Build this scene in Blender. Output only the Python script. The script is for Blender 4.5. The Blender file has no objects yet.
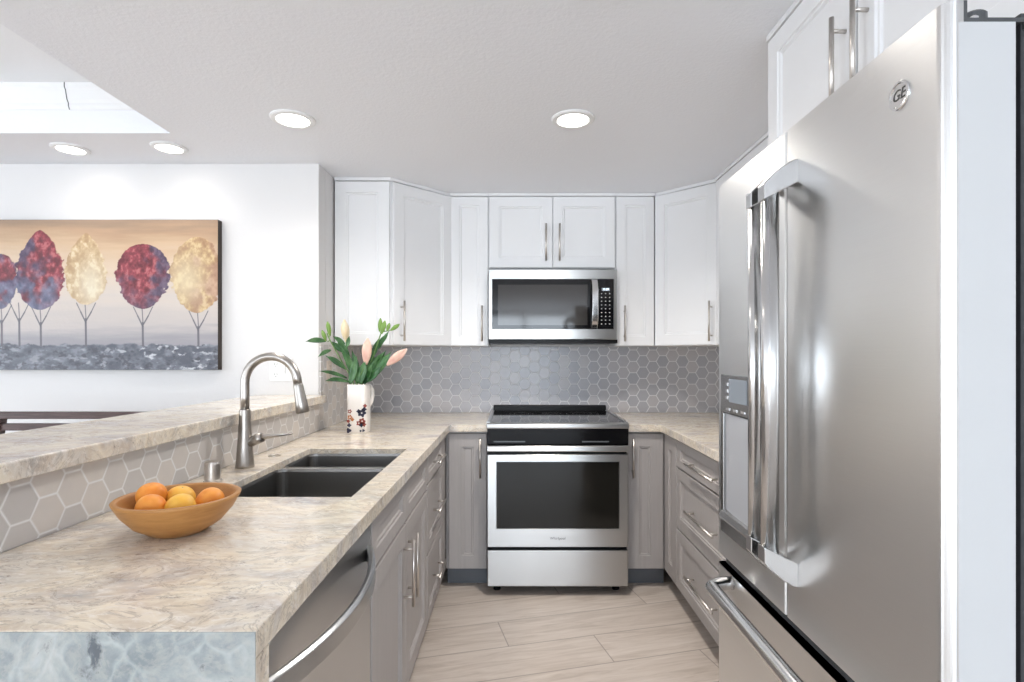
import bpy, bmesh, math, random
import numpy as np
from mathutils import Vector, Matrix

S = bpy.context.scene
C = S.collection
PI = math.pi

# ------------------------------------------------------------------ camera
F_PX, VX, VY, CAM_Z = 545.0, 515.0, 355.0, 1.30
cd = bpy.data.cameras.new('camera')
cd.sensor_width = 36.0
cd.lens = 36.0 * F_PX / 1024.0
cd.shift_x = -(VX - 512.0) / 1024.0
cd.shift_y = (VY - 341.0) / 1024.0
cd.clip_start = 0.02
cam = bpy.data.objects.new('camera', cd)
C.objects.link(cam)
cam.location = (0, 0, CAM_Z)
cam.rotation_euler = (PI/2, 0, 0)
S.camera = cam

# ------------------------------------------------------------------ world, exposure, light
S.view_settings.view_transform = 'Standard'
S.view_settings.look = 'None'
S.view_settings.gamma = 1.0
S.view_settings.use_curve_mapping = False
S.view_settings.exposure = 0.85
w = bpy.data.worlds.new('world')
S.world = w
w.use_nodes = True
bgn = w.node_tree.nodes['Background']
bgn.inputs[0].default_value = (0.80, 0.90, 1.0, 1)
bgn.inputs[1].default_value = 2.2


def area(name, loc, rot, sx, sy, power, color, spread=PI):
    ld = bpy.data.lights.new(name, 'AREA')
    ld.shape = 'RECTANGLE'
    ld.size = sx
    ld.size_y = sy
    ld.energy = power
    ld.color = color
    ld.spread = spread
    o = bpy.data.objects.new(name, ld)
    C.objects.link(o)
    o.location = loc
    o.rotation_euler = rot
    return o

# area lamps standing in for daylight; dining and side openings unseen, added for light
area('daylight_rear_opening', (0.2, -5.65, 1.25), (PI/2+.30, 0, 0), 2.3, 2.0, 74, (0.80, 0.90, 1.0))
area('added_fill_dining_opening', (-3.7, -5.65, 1.25), (PI/2+.30, 0, 0), 2.8, 2.0, 17, (0.90, 0.95, 1.0))
area('added_fill_side_opening', (-6.65, -1.0, 1.25), (PI/2+.30, 0, -PI/2), 3.4, 1.9, 38, (0.90, 0.95, 1.0))

# ------------------------------------------------------------------ node helpers


class NT:
    def __init__(self, name):
        self.m = bpy.data.materials.new(name)
        self.m.use_nodes = True
        self.t = self.m.node_tree
        self.b = self.t.nodes['Principled BSDF']

    def n(self, typ, **kw):
        nd = self.t.nodes.new(typ)
        for k, v in kw.items():
            setattr(nd, k, v)
        return nd

    def l(self, a, b):
        self.t.links.new(a, b)

    def _in(self, sock, v):
        if isinstance(v, bpy.types.NodeSocket):
            self.l(v, sock)
        elif v is not None:
            sock.default_value = v

    def M(self, op, a, b=None, c=None):
        nd = self.n('ShaderNodeMath', operation=op)
        for i, v in enumerate((a, b, c)):
            self._in(nd.inputs[i], v)
        return nd.outputs[0]

    def V(self, op, a, b=None):
        nd = self.n('ShaderNodeVectorMath', operation=op)
        self._in(nd.inputs[0], a)
        self._in(nd.inputs[1], b)
        return nd.outputs[1] if op in ('DOT_PRODUCT', 'LENGTH') else nd.outputs[0]

    def obj(self):
        return self.n('ShaderNodeTexCoord').outputs['Object']

    def mapping(self, v, scale=(1, 1, 1), rot=(0, 0, 0), loc=(0, 0, 0)):
        nd = self.n('ShaderNodeMapping')
        self.l(v, nd.inputs[0])
        nd.inputs[1].default_value = loc
        nd.inputs[2].default_value = rot
        nd.inputs[3].default_value = scale
        return nd.outputs[0]

    def noise(self, v, scale, detail=3, rough=0.5, dist=0.0, col=False):
        nd = self.n('ShaderNodeTexNoise')
        self._in(nd.inputs['Vector'], v)
        nd.inputs['Scale'].default_value = scale
        nd.inputs['Detail'].default_value = detail
        nd.inputs['Roughness'].default_value = rough
        nd.inputs['Distortion'].default_value = dist
        return nd.outputs[1] if col else nd.outputs[0]

    def ramp(self, f, stops):
        nd = self.n('ShaderNodeValToRGB')
        self._in(nd.inputs[0], f)
        cr = nd.color_ramp
        while len(cr.elements) < len(stops):
            cr.elements.new(0.5)
        for e, (p, c) in zip(cr.elements, stops):
            e.position = p
            e.color = (c[0], c[1], c[2], 1) if not isinstance(c, (int, float)) else (c, c, c, 1)
        return nd.outputs[0]

    def mix(self, f, a, b, mode='MIX'):
        nd = self.n('ShaderNodeMix', data_type='RGBA', blend_type=mode)
        self._in(nd.inputs[0], f)
        for s, v in ((nd.inputs[6], a), (nd.inputs[7], b)):
            if isinstance(v, tuple):
                v = (v[0], v[1], v[2], 1)
            self._in(s, v)
        return nd.outputs[2]

    def bump(self, h, strength, dist=0.001):
        nd = self.n('ShaderNodeBump')
        self.l(h, nd.inputs['Height'])
        nd.inputs['Strength'].default_value = strength
        nd.inputs['Distance'].default_value = dist
        self.l(nd.outputs[0], self.b.inputs['Normal'])

    def set(self, col=None, rough=None, metal=None, spec=None, coat=None):
        if col is not None:
            if isinstance(col, tuple):
                col = (col[0], col[1], col[2], 1)
            self._in(self.b.inputs['Base Color'], col)
        if rough is not None:
            self._in(self.b.inputs['Roughness'], rough)
        if metal is not None:
            self.b.inputs['Metallic'].default_value = metal
        if spec is not None:
            self.b.inputs['Specular IOR Level'].default_value = spec
        if coat is not None:
            self.b.inputs['Coat Weight'].default_value = coat
        return self.m


def srgb(r, g, b):
    def f(c):
        c /= 255.0
        return c/12.92 if c <= 0.04045 else ((c+0.055)/1.055)**2.4
    return (f(r), f(g), f(b))


def plain(name, col, rough=0.5, metal=0.0, spec=0.5, var=0.04, scale=8, bump=0.0, bscale=200):
    t = NT(name)
    o = t.obj()
    n = t.noise(o, scale, 3)
    a = tuple(c*(1-var) for c in col)
    b = tuple(min(1, c*(1+var)) for c in col)
    t.set(t.mix(n, a, b), rough, metal, spec)
    if bump:
        t.bump(t.noise(o, bscale, 2), bump)
    return t.m


def steel(name, col, rough, axis='z', aniso=0.0, brush=0.1):
    """brushed metal; the fine grain runs along the given axis"""
    t = NT(name)
    sc = {'z': (700, 700, 6), 'x': (6, 700, 700), 'y': (700, 6, 700)}[axis]
    o = t.obj()
    g = t.noise(t.mapping(o, scale=sc), 1.0, 1)
    t.set(t.mix(g, tuple(c*0.96 for c in col), col), rough, 1.0)
    if brush:
        t.bump(g, brush, 0.00015)
    if aniso:
        # grain lies level, so highlights spread up and down
        t.b.inputs['Anisotropic'].default_value = aniso
        cv = t.n('ShaderNodeCombineXYZ')
        cv.inputs[2].default_value = 1.0
        t.l(cv.outputs[0], t.b.inputs['Tangent'])
    return t.m


def wall_mat(name, col, b=0.35):
    t = NT(name)
    o = t.obj()
    t.set(t.mix(t.noise(o, 3, 2), tuple(c*0.985 for c in col), col), 0.75, 0, 0.3)
    t.bump(t.noise(o, 70, 4, 0.6), b, 0.004)
    return t.m


def stone_mat(name):
    """cream and grey polished quartzite: stretched mottling, tan clouds, grey crystals, dark flecks"""
    t = NT(name)
    o = t.obj()
    warp = t.noise(o, 2.2, 3, col=True)
    p = t.V('ADD', o, t.V('SCALE', warp, None))
    sc = p.node
    # scale node inside: factor
    for nd in t.t.nodes:
        if nd.type == 'VECT_MATH' and nd.operation == 'SCALE':
            nd.inputs['Scale'].default_value = 0.22
    ps = t.mapping(p, scale=(1.0, 1.9, 1.5), rot=(0, 0, 0.55))
    big = t.noise(ps, 3.4, 4, 0.6)
    base = t.ramp(big, [(0.30, srgb(182, 179, 176)), (0.40, srgb(220, 213, 203)), (0.53, srgb(240, 229, 210)),
                        (0.62, srgb(214, 206, 198)), (0.72, srgb(172, 170, 170))])
    fine = t.noise(t.mapping(p, scale=(1, 2.6, 2.2), rot=(0, 0, 0.5)), 17, 7, 0.72, 0.8)
    tan = t.ramp(fine, [(0.40, 1.0), (0.56, 0.0)])
    c1 = t.mix(t.M('MULTIPLY', tan, 0.50), base, srgb(200, 180, 158))
    light = t.ramp(t.noise(t.mapping(p, scale=(1, 2.2, 2)), 34, 6, 0.72, 0.6), [(0.52, 0.0), (0.64, 1.0)])
    c2 = t.mix(t.M('MULTIPLY', light, 0.60), c1, srgb(246, 241, 235))
    # thin grey veins
    v = t.noise(t.mapping(p, scale=(1, 2.0, 1.8), rot=(0, 0, 0.7)), 7, 7, 0.66, 1.2)
    vein = t.ramp(t.M('ABSOLUTE', t.M('SUBTRACT', v, 0.5)), [(0.0, 1.0), (0.018, 0.0)])
    c3 = t.mix(t.M('MULTIPLY', vein, 0.6), c2, srgb(160, 148, 136))
    # dark flecks in clusters
    fl = t.ramp(t.noise(t.mapping(p, scale=(1, 2.4, 2)), 30, 6, 0.72), [(0.60, 0.0), (0.66, 1.0)])
    cl = t.ramp(t.noise(o, 5.5, 2), [(0.42, 0.0), (0.52, 1.0)])
    c4 = t.mix(t.M('MULTIPLY', t.M('MULTIPLY', fl, cl), 0.55), c3, srgb(100, 86, 78))
    t.set(c4, 0.17, 0, 0.5)
    return t.m


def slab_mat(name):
    """end face stone with cool daylight painted into its grey: crystal cells, pale seams"""
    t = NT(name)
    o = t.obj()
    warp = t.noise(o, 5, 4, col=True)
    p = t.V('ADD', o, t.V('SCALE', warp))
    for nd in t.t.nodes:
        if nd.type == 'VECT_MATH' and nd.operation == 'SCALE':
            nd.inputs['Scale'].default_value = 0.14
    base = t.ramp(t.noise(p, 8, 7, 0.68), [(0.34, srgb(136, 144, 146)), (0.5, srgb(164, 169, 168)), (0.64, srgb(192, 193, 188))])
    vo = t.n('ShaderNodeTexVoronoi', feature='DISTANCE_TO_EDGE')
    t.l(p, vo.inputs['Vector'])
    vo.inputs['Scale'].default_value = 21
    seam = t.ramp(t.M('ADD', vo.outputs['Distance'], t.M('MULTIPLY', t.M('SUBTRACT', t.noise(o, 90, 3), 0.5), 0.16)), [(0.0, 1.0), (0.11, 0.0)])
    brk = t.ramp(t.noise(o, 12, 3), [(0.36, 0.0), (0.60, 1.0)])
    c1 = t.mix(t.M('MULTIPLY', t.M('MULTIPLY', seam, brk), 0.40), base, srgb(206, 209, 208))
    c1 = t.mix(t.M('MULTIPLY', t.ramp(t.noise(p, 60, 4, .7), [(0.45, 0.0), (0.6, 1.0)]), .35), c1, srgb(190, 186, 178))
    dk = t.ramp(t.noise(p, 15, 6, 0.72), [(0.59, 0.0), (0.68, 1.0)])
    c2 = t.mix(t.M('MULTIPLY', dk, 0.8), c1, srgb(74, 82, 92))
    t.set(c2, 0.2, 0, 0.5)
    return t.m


def hex_mat(name, ax, flat=0.0762, tilecol=(168, 168, 174), groutcol=(214, 214, 214), off=(0, 0)):
    """flat topped hexagon tiles with light grout in the plane of axis ax and z"""
    t = NT(name)
    sep = t.n('ShaderNodeSeparateXYZ')
    t.l(t.obj(), sep.inputs[0])
    u = t.M('ADD', sep.outputs[ax], 20*flat*math.sqrt(3)+off[0])
    v = t.M('ADD', sep.outputs[2], 20*flat+off[1])
    # lattice: rectangular cell of  s*sqrt3  by  s   where s = flat
    rx, ry = flat*math.sqrt(3), flat

    def cell(du, dv):
        a = t.M('SUBTRACT', t.M('MODULO', t.M('ADD', u, du), rx), rx/2)
        b = t.M('SUBTRACT', t.M('MODULO', t.M('ADD', v, dv), ry), ry/2)
        return a, b, t.M('ADD', t.M('MULTIPLY', a, a), t.M('MULTIPLY', b, b))
    a1, b1, d1 = cell(0, 0)
    a2, b2, d2 = cell(rx/2, ry/2)
    pick = t.M('LESS_THAN', d1, d2)

    def sel(x, y):
        nd = t.n('ShaderNodeMix', data_type='FLOAT')
        t.l(pick, nd.inputs[0])
        t.l(y, nd.inputs[2])
        t.l(x, nd.inputs[3])
        return nd.outputs[0]
    gx, gy = sel(a1, a2), sel(b1, b2)
    ax_, ay_ = t.M('ABSOLUTE', gx), t.M('ABSOLUTE', gy)
    e = t.M('MAXIMUM', ay_, t.M('ADD', t.M('MULTIPLY', ax_, math.sqrt(3)/2), t.M('MULTIPLY', ay_, 0.5)))
    d = t.M('SUBTRACT', flat/2, e)       # distance to the tile's edge
    idv = t.n('ShaderNodeCombineXYZ')
    t.l(t.M('ROUND', t.M('MULTIPLY', t.M('SUBTRACT', u, gx), 1000)), idv.inputs[0])
    t.l(t.M('ROUND', t.M('MULTIPLY', t.M('SUBTRACT', v, gy), 1000)), idv.inputs[1])
    wn = t.n('ShaderNodeTexWhiteNoise', noise_dimensions='2D')
    t.l(idv.outputs[0], wn.inputs['Vector'])
    tc = srgb(*tilecol)
    warm = srgb(tilecol[0]+6, tilecol[1]+1, tilecol[2]-6)
    c = t.mix(wn.outputs[0], tuple(x*0.86 for x in tc), tuple(min(1, x*1.10) for x in warm))
    c = t.mix(t.M('MULTIPLY', t.noise(t.obj(), 26, 4, 0.6), 0.35), c, tuple(x*0.75 for x in tc))
    g = t.ramp(d, [(0.0, 1.0), (0.0012, 1.0), (0.0019, 0.0)])
    t.set(t.mix(g, c, srgb(*groutcol)), t.M('ADD', t.M('MULTIPLY', g, 0.45), 0.28), 0, 0.5)
    t.bump(t.ramp(d, [(0.0008, 0.0), (0.0035, 1.0)]), 0.5, 0.0015)
    return t.m


def floor_mat(name):
    """pale wood-look planks 1.2 x 0.229 m laid 14 degrees off the room"""
    t = NT(name)
    sep = t.n('ShaderNodeSeparateXYZ')
    t.l(t.obj(), sep.inputs[0])
    a = math.radians(14)
    X, Y = sep.outputs[0], sep.outputs[1]
    u = t.M('ADD', t.M('MULTIPLY', X, math.cos(a)), t.M('MULTIPLY', Y, math.sin(a)))
    v = t.M('ADD', t.M('MULTIPLY', X, -math.sin(a)), t.M('MULTIPLY', Y, math.cos(a)))
    H, L = 0.229, 1.2
    vv = t.M('DIVIDE', t.M('ADD', v, -2.366+40*H), H)
    row = t.M('FLOOR', vv)                      # row 40 begins at v = 2.366
    fv = t.M('MULTIPLY', t.M('FRACT', vv), H)
    sh = t.M('SUBTRACT', u, t.M('MULTIPLY', t.M('SUBTRACT', row, 40), -0.405))
    uu = t.M('DIVIDE', t.M('ADD', sh, -0.561+30*L), L)
    colu = t.M('FLOOR', uu)
    fu = t.M('MULTIPLY', t.M('FRACT', uu), L)
    du = t.M('MINIMUM', fu, t.M('SUBTRACT', L, fu))
    dv = t.M('MINIMUM', fv, t.M('SUBTRACT', H, fv))
    d = t.M('MINIMUM', du, dv)
    idv = t.n('ShaderNodeCombineXYZ')
    t.l(row, idv.inputs[0])
    t.l(colu, idv.inputs[1])
    wn = t.n('ShaderNodeTexWhiteNoise', noise_dimensions='2D')
    t.l(idv.outputs[0], wn.inputs['Vector'])
    gp = t.n('ShaderNodeCombineXYZ')
    t.l(t.M('MULTIPLY', u, 2.2), gp.inputs[0])
    t.l(t.M('MULTIPLY', v, 20), gp.inputs[1])
    t.l(t.M('MULTIPLY', wn.outputs[0], 30), gp.inputs[2])
    g = t.noise(gp.outputs[0], 1.6, 6, 0.62, 0.8)
    c = t.ramp(g, [(0.32, srgb(192, 179, 168)), (0.5, srgb(211, 199, 189)), (0.68, srgb(222, 212, 203))])
    c = t.mix(t.M('MULTIPLY', wn.outputs[0], 0.16), c, srgb(176, 162, 150))
    seam = t.ramp(d, [(0.0, 1.0), (0.0011, 1.0), (0.0021, 0.0)])
    t.set(t.mix(t.M('MULTIPLY', seam, 0.75), c, srgb(120, 106, 96)), 0.36, 0, 0.4)
    t.bump(t.ramp(d, [(0.0, 0.0), (0.003, 1.0)]), 0.3, 0.001)
    return t.m


def wood_mat(name, c0, c1, scale=(3, 3, 30), rough=0.45, wscale=4):
    t = NT(name)
    g = t.noise(t.mapping(t.obj(), scale=scale), wscale, 5, 0.6, 0.6)
    t.set(t.ramp(g, [(0.3, c0), (0.7, c1)]), rough, 0, 0.4)
    return t.m


def emis(name, col, strength):
    t = NT(name)
    t.set((0.9, 0.9, 0.9), 0.5)
    t.b.inputs['Emission Color'].default_value = (*col, 1)
    t.b.inputs['Emission Strength'].default_value = strength
    return t.m


MAT = {
    'wall': wall_mat('painted_wall', srgb(229, 227, 226), 0.15),
    'ceiling': wall_mat('orange_peel_ceiling', srgb(243, 244, 248), 0.45),
    'tray': wall_mat('smooth_tray_ceiling_lit', srgb(250, 251, 253), 0.1),  # coloured lighter to stand in for brighter light inside the tray
    'trimw': plain('white_trim_paint', srgb(242, 242, 242), 0.4, var=0.01),
    'white': plain('white_cabinet_paint', srgb(240, 240, 241), 0.38, var=0.01),
    'grey': wood_mat('grey_cabinet_paint', srgb(173, 168, 166), srgb(180, 175, 173), (40, 40, 2), 0.5, 2),
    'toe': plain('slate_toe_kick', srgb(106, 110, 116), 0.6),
    'stone': stone_mat('cream_quartzite'),
    'slab': slab_mat('daylight_tinted_quartzite'),
    'hexx': hex_mat('hexagon_tile_back', 0, tilecol=(190, 191, 199), groutcol=(246, 246, 246)),
    'hexy': hex_mat('hexagon_tile_side', 1, tilecol=(210, 207, 206), groutcol=(240, 240, 240), off=(0.02, 0.03)),
    'floor': floor_mat('plank_floor'),
    'steel_z': steel('brushed_steel_door', (0.80, 0.80, 0.795), 0.30, 'y', aniso=.75, brush=0.0),
    'steel_x': steel('brushed_steel_horizontal', (0.48, 0.477, 0.47), 0.30, 'x', aniso=.7),
    'steel_y': steel('brushed_steel_lengthwise', (0.56, 0.57, 0.58), 0.28, 'y', aniso=.6),
    'handle_steel': steel('polished_steel_handle', (0.68, 0.68, 0.68), 0.17, 'z', brush=0),
    'nickel': steel('brushed_nickel', (0.44, 0.41, 0.38), 0.30, 'z', brush=0),
    'pull': steel('satin_nickel_pull', (0.66, 0.62, 0.58), 0.32, 'z', brush=0),
    'sink': steel('dark_sink_steel', (0.30, 0.295, 0.29), 0.32, 'x', brush=0.2),
    'doorside': plain('grey_door_side', srgb(206, 207, 208), 0.35, 0.1, var=0.01),
    'black': plain('black_plastic', (0.008, 0.008, 0.009), 0.35, spec=0.15),
    'glass_black': plain('black_glass', (0.006, 0.006, 0.007), 0.06, spec=0.35),
    'panel_black': plain('black_control_glass', (0.006, 0.006, 0.007), 0.10, spec=0.15),
    'oven_glass': plain('oven_window_glass', (0.014, 0.013, 0.011), 0.08, spec=0.3),
    'micro_glass': plain('microwave_window_glass', (0.035, 0.032, 0.030), 0.07, spec=0.5),
    'gasket': plain('dark_gasket', (0.03, 0.032, 0.036), 0.6),
    'casing': plain('black_textured_casing', (0.035, 0.037, 0.042), 0.55, bump=0.3, bscale=400),
    'hinge': plain('grey_hinge_metal', srgb(96, 98, 100), 0.4, 0.6),
    'plastic': plain('white_plate_plastic', srgb(240, 239, 236), 0.35, var=0.01),
    'almond': plain('almond_plate_plastic', srgb(208, 196, 184), 0.4, var=0.01),
    'slot': plain('dark_slot', (0.05, 0.05, 0.05), 0.6),
    'bowl': wood_mat('warm_bowl_wood', srgb(164, 112, 60), srgb(192, 140, 82), (4, 4, 24), 0.42, 3),
    'darkwood': wood_mat('dark_stained_wood', srgb(66, 50, 48), srgb(96, 76, 74), (3, 30, 30), 0.35, 3),
    'jug': plain('glazed_ceramic', srgb(238, 232, 226), 0.18, var=0.01),
    'ink_navy': plain('navy_glaze', srgb(44, 44, 66), 0.3),
    'ink_red': plain('brick_red_glaze', srgb(140, 62, 52), 0.3),
    'ink_ochre': plain('ochre_glaze', srgb(176, 110, 62), 0.3),
    'stem': plain('lily_stem_green', srgb(104, 138, 78), 0.5, var=0.1),
    'bud_green': plain('green_bud', srgb(118, 152, 72), 0.45, var=0.15, scale=40),
    'grime': plain('grey_display', srgb(150, 158, 166), 0.25),
    'niche': plain('silver_niche_panel', srgb(205, 206, 210), 0.4, 0.3, var=0.02),
    'chrome': plain('bright_metal', (0.82, 0.82, 0.82), 0.12, 1.0),
    'bezel': steel('dispenser_bezel_steel', (0.42, 0.42, 0.42), 0.25, 'z'),
    'digits': emis('lit_digits', (0.65, 0.8, 1.0), 1.6),
    'print': plain('printed_marks', srgb(190, 190, 190), 0.5),
    'logo': plain('dark_logo_print', srgb(70, 70, 70), 0.5),
    'lamp': emis('lamp_diffuser', (1.0, 0.93, 0.84), 7.0),
    'glass': None,
}


def leaf_mat():
    t = NT('lily_leaf_green')
    o = t.obj()
    t.set(t.ramp(t.noise(t.mapping(o, scale=(1, 1, 1)), 18, 3), [(0.3, srgb(30, 66, 38)), (0.5, srgb(52, 98, 50)), (0.75, srgb(100, 140, 90))]), 0.32, 0, 0.5)
    return t.m


def petal_mat(name, a, b):
    t = NT(name)
    o = t.obj()
    t.set(t.ramp(t.noise(t.mapping(o, scale=(1, 1, .4)), 40, 3), [(0.3, a), (0.7, b)]), 0.5, 0, 0.3)
    t.b.inputs['Subsurface Weight'].default_value = 0.1
    t.b.inputs['Subsurface Radius'].default_value = (0.01, 0.006, 0.004)
    return t.m


def fruit_mat(name, a, b):
    t = NT(name)
    o = t.obj()
    t.set(t.ramp(t.noise(o, 22, 4), [(0.35, a), (0.65, b)]), 0.42, 0, 0.4)
    t.bump(t.noise(o, 500, 2), 0.25, 0.0006)
    return t.m


MAT['leaf'] = leaf_mat()
MAT['petal_cream'] = petal_mat('cream_petal', srgb(222, 200, 160), srgb(236, 222, 196))
MAT['petal_pink'] = petal_mat('blush_petal', srgb(222, 172, 156), srgb(236, 208, 190))
MAT['orange'] = fruit_mat('orange_peel', srgb(236, 140, 50), srgb(245, 168, 76))
MAT['yellow'] = fruit_mat('yellow_orange_peel', srgb(244, 176, 60), srgb(250, 200, 92))

# ------------------------------------------------------------------ geometry helpers


def link(o, parent=None):
    C.objects.link(o)
    if parent is not None:
        o.parent = parent
    return o


def mesh_obj(name, bm, mat, parent=None, loc=(0, 0, 0), rot=(0, 0, 0), smooth=False, bevel=0.0, seg=2):
    bmesh.ops.recalc_face_normals(bm, faces=bm.faces[:])
    me = bpy.data.meshes.new(name)
    bm.to_mesh(me)
    bm.free()
    for m in (mat if isinstance(mat, (list, tuple)) else [mat]):
        me.materials.append(m)
    o = bpy.data.objects.new(name, me)
    link(o, parent)
    o.location = loc
    o.rotation_euler = rot
    if smooth:
        for p in me.polygons:
            p.use_smooth = True
    if bevel > 0:
        md = o.modifiers.new('bevel', 'BEVEL')
        md.width = bevel
        md.segments = seg
        md.limit_method = 'ANGLE'
        md.angle_limit = math.radians(40)
        md.harden_normals = False
    return o


def thing(name, label, cat, loc=(0, 0, 0), rz=0.0, group=None):
    o = bpy.data.objects.new(name, None)
    o.empty_display_size = 0.05
    C.objects.link(o)
    o.location = loc
    o.rotation_euler = (0, 0, rz)
    return tag(o, label, cat, group)


def tag(o, label, cat, group=None):
    o['label'] = label
    o['category'] = cat
    if group:
        o['group'] = group
    return o


def struct(o, label=None):
    o['kind'] = 'structure'
    if label:
        o['label'] = label
    return o


def box(bm, x0, x1, y0, y1, z0, z1, mi=0):
    vs = [bm.verts.new((x, y, z)) for x in (x0, x1) for y in (y0, y1) for z in (z0, z1)]
    idx = [(0, 1, 3, 2), (4, 6, 7, 5), (0, 4, 5, 1), (2, 3, 7, 6), (0, 2, 6, 4), (1, 5, 7, 3)]
    for f in idx:
        fc = bm.faces.new([vs[i] for i in f])
        fc.material_index = mi
    return vs


def BX(name, x0, x1, y0, y1, z0, z1, mat, parent=None, bevel=0.0, **kw):
    """one box given in the parent's frame"""
    bm = bmesh.new()
    box(bm, x0, x1, y0, y1, z0, z1)
    return mesh_obj(name, bm, mat, parent, bevel=bevel, **kw)


def prism(bm, pts, z0, z1, axis='z'):
    """extrude a polygon; axis x: pts are (y,z); axis y: pts are (x,z)"""
    def P(a, b, c):
        return {'z': (a, b, c), 'x': (c, a, b), 'y': (a, c, b)}[axis]
    lo = [bm.verts.new(P(a, b, z0)) for a, b in pts]
    hi = [bm.verts.new(P(a, b, z1)) for a, b in pts]
    n = len(pts)
    bm.faces.new(lo[::-1])
    bm.faces.new(hi)
    for i in range(n):
        bm.faces.new((lo[i], lo[(i+1) % n], hi[(i+1) % n], hi[i]))


def loft(bm, rings, close=True, cap0=True, cap1=True, mi=0):
    """rings: lists of equal length of points"""
    vr = [[bm.verts.new(p) for p in r] for r in rings]
    n = len(rings[0])
    for a, b in zip(vr[:-1], vr[1:]):
        for i in range(n if close else n-1):
            f = bm.faces.new((a[i], a[(i+1) % n], b[(i+1) % n], b[i]))
            f.material_index = mi
    if cap0:
        bm.faces.new(vr[0][::-1]).material_index = mi
    if cap1:
        bm.faces.new(vr[-1]).material_index = mi
    return vr


def lathe(bm, prof, c=(0, 0, 0), n=32, cap0=True, cap1=True, sx=1, sy=1, mi=0):
    rings = [[(c[0]+sx*r*math.cos(2*PI*k/n), c[1]+sy*r*math.sin(2*PI*k/n), c[2]+z) for k in range(n)] for r, z in prof]
    loft(bm, rings, True, cap0, cap1, mi)


def tube(bm, pts, rad, n=12, cap=True, mi=0, flat=None):
    """sweep a circle along pts with parallel transport; rad a number or list"""
    P = [Vector(p) for p in pts]
    if isinstance(rad, (int, float)):
        rad = [rad]*len(P)
    T = []
    for i in range(len(P)):
        a = P[min(i+1, len(P)-1)] - P[max(i-1, 0)]
        T.append(a.normalized())
    up = Vector((0, 0, 1)) if abs(T[0].z) < 0.9 else Vector((0, 1, 0))
    nrm = T[0].cross(up).normalized()
    rings = []
    for i, p in enumerate(P):
        nrm = (nrm - T[i]*nrm.dot(T[i])).normalized()
        b = T[i].cross(nrm)
        rr = rad[i]
        fa = flat[i] if flat else 1.0
        rings.append([p + nrm*rr*math.cos(2*PI*k/n) + b*rr*fa*math.sin(2*PI*k/n) for k in range(n)])
    loft(bm, rings, True, cap, cap, mi)


def slab(bm, xs, ys, inside, z0, z1):
    """rectilinear slab: the cells (i,j) for which inside(xm,ym) is true"""
    cache = {}

    def v(x, y, z):
        k = (round(x, 5), round(y, 5), round(z, 5))
        if k not in cache:
            cache[k] = bm.verts.new((x, y, z))
        return cache[k]
    nx, ny = len(xs)-1, len(ys)-1

    def ins(i, j):
        return 0 <= i < nx and 0 <= j < ny and inside((xs[i]+xs[i+1])/2, (ys[j]+ys[j+1])/2)
    for i in range(nx):
        for j in range(ny):
            if not ins(i, j):
                continue
            x0, x1, y0, y1 = xs[i], xs[i+1], ys[j], ys[j+1]
            bm.faces.new((v(x0, y0, z1), v(x1, y0, z1), v(x1, y1, z1), v(x0, y1, z1)))
            bm.faces.new((v(x0, y1, z0), v(x1, y1, z0), v(x1, y0, z0), v(x0, y0, z0)))
            if not ins(i-1, j):
                bm.faces.new((v(x0, y0, z0), v(x0, y0, z1), v(x0, y1, z1), v(x0, y1, z0)))
            if not ins(i+1, j):
                bm.faces.new((v(x1, y0, z0), v(x1, y1, z0), v(x1, y1, z1), v(x1, y0, z1)))
            if not ins(i, j-1):
                bm.faces.new((v(x0, y0, z0), v(x1, y0, z0), v(x1, y0, z1), v(x0, y0, z1)))
            if not ins(i, j+1):
                bm.faces.new((v(x0, y1, z0), v(x0, y1, z1), v(x1, y1, z1), v(x1, y1, z0)))


def panel_door_bm(x0, x1, z0, z1, t=0.02, stile=0.06, rail=None):
    """framed door leaf with a beaded recess; back at y=0, face at y=-t"""
    rail = rail or stile
    bm = bmesh.new()

    def ring(i, j, y):
        return [(x0+i, y, z0+j), (x1-i, y, z0+j), (x1-i, y, z1-j), (x0+i, y, z1-j)]
    b = 0.0015
    rings = [ring(0, 0, 0), ring(0, 0, -t+b), ring(b, b, -t), ring(stile, rail, -t), ring(stile+.003, rail+.003, -t+.005),
             ring(stile+.010, rail+.010, -t+.005), ring(stile+.014, rail+.014, -t+.010)]
    loft(bm, rings)
    return bm


def pull_bm(cx, cz, length, vertical, y=-0.02, off=0.034, r=0.0058):
    """bar pull with two posts in front of a face at y"""
    bm = bmesh.new()
    h = length/2
    p = length/2 - 0.032
    if vertical:
        tube(bm, [(cx, y-off, cz-h), (cx, y-off, cz+h)], r, 12)
        for s in (-1, 1):
            tube(bm, [(cx, y+0.0005, cz+s*p), (cx, y-off, cz+s*p)], r*0.85, 10)
    else:
        tube(bm, [(cx-h, y-off, cz), (cx+h, y-off, cz)], r, 12)
        for s in (-1, 1):
            tube(bm, [(cx+s*p, y+0.0005, cz), (cx+s*p, y-off, cz)], r*0.85, 10)
    return bm


def front(root, kind, x0, x1, z0, z1, mat, handle=None, t=0.02, stile=0.06, rail=None, label=None):
    """a door or drawer front with its pull"""
    d = mesh_obj(kind, panel_door_bm(x0, x1, z0, z1, t, stile, rail), mat, root)
    if label:
        d['label'] = label
    if handle:
        cx, cz, L, vert = handle
        mesh_obj('handle', pull_bm(cx, cz, L, vert, -t), MAT['pull'], d, smooth=True)
    return d


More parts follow.
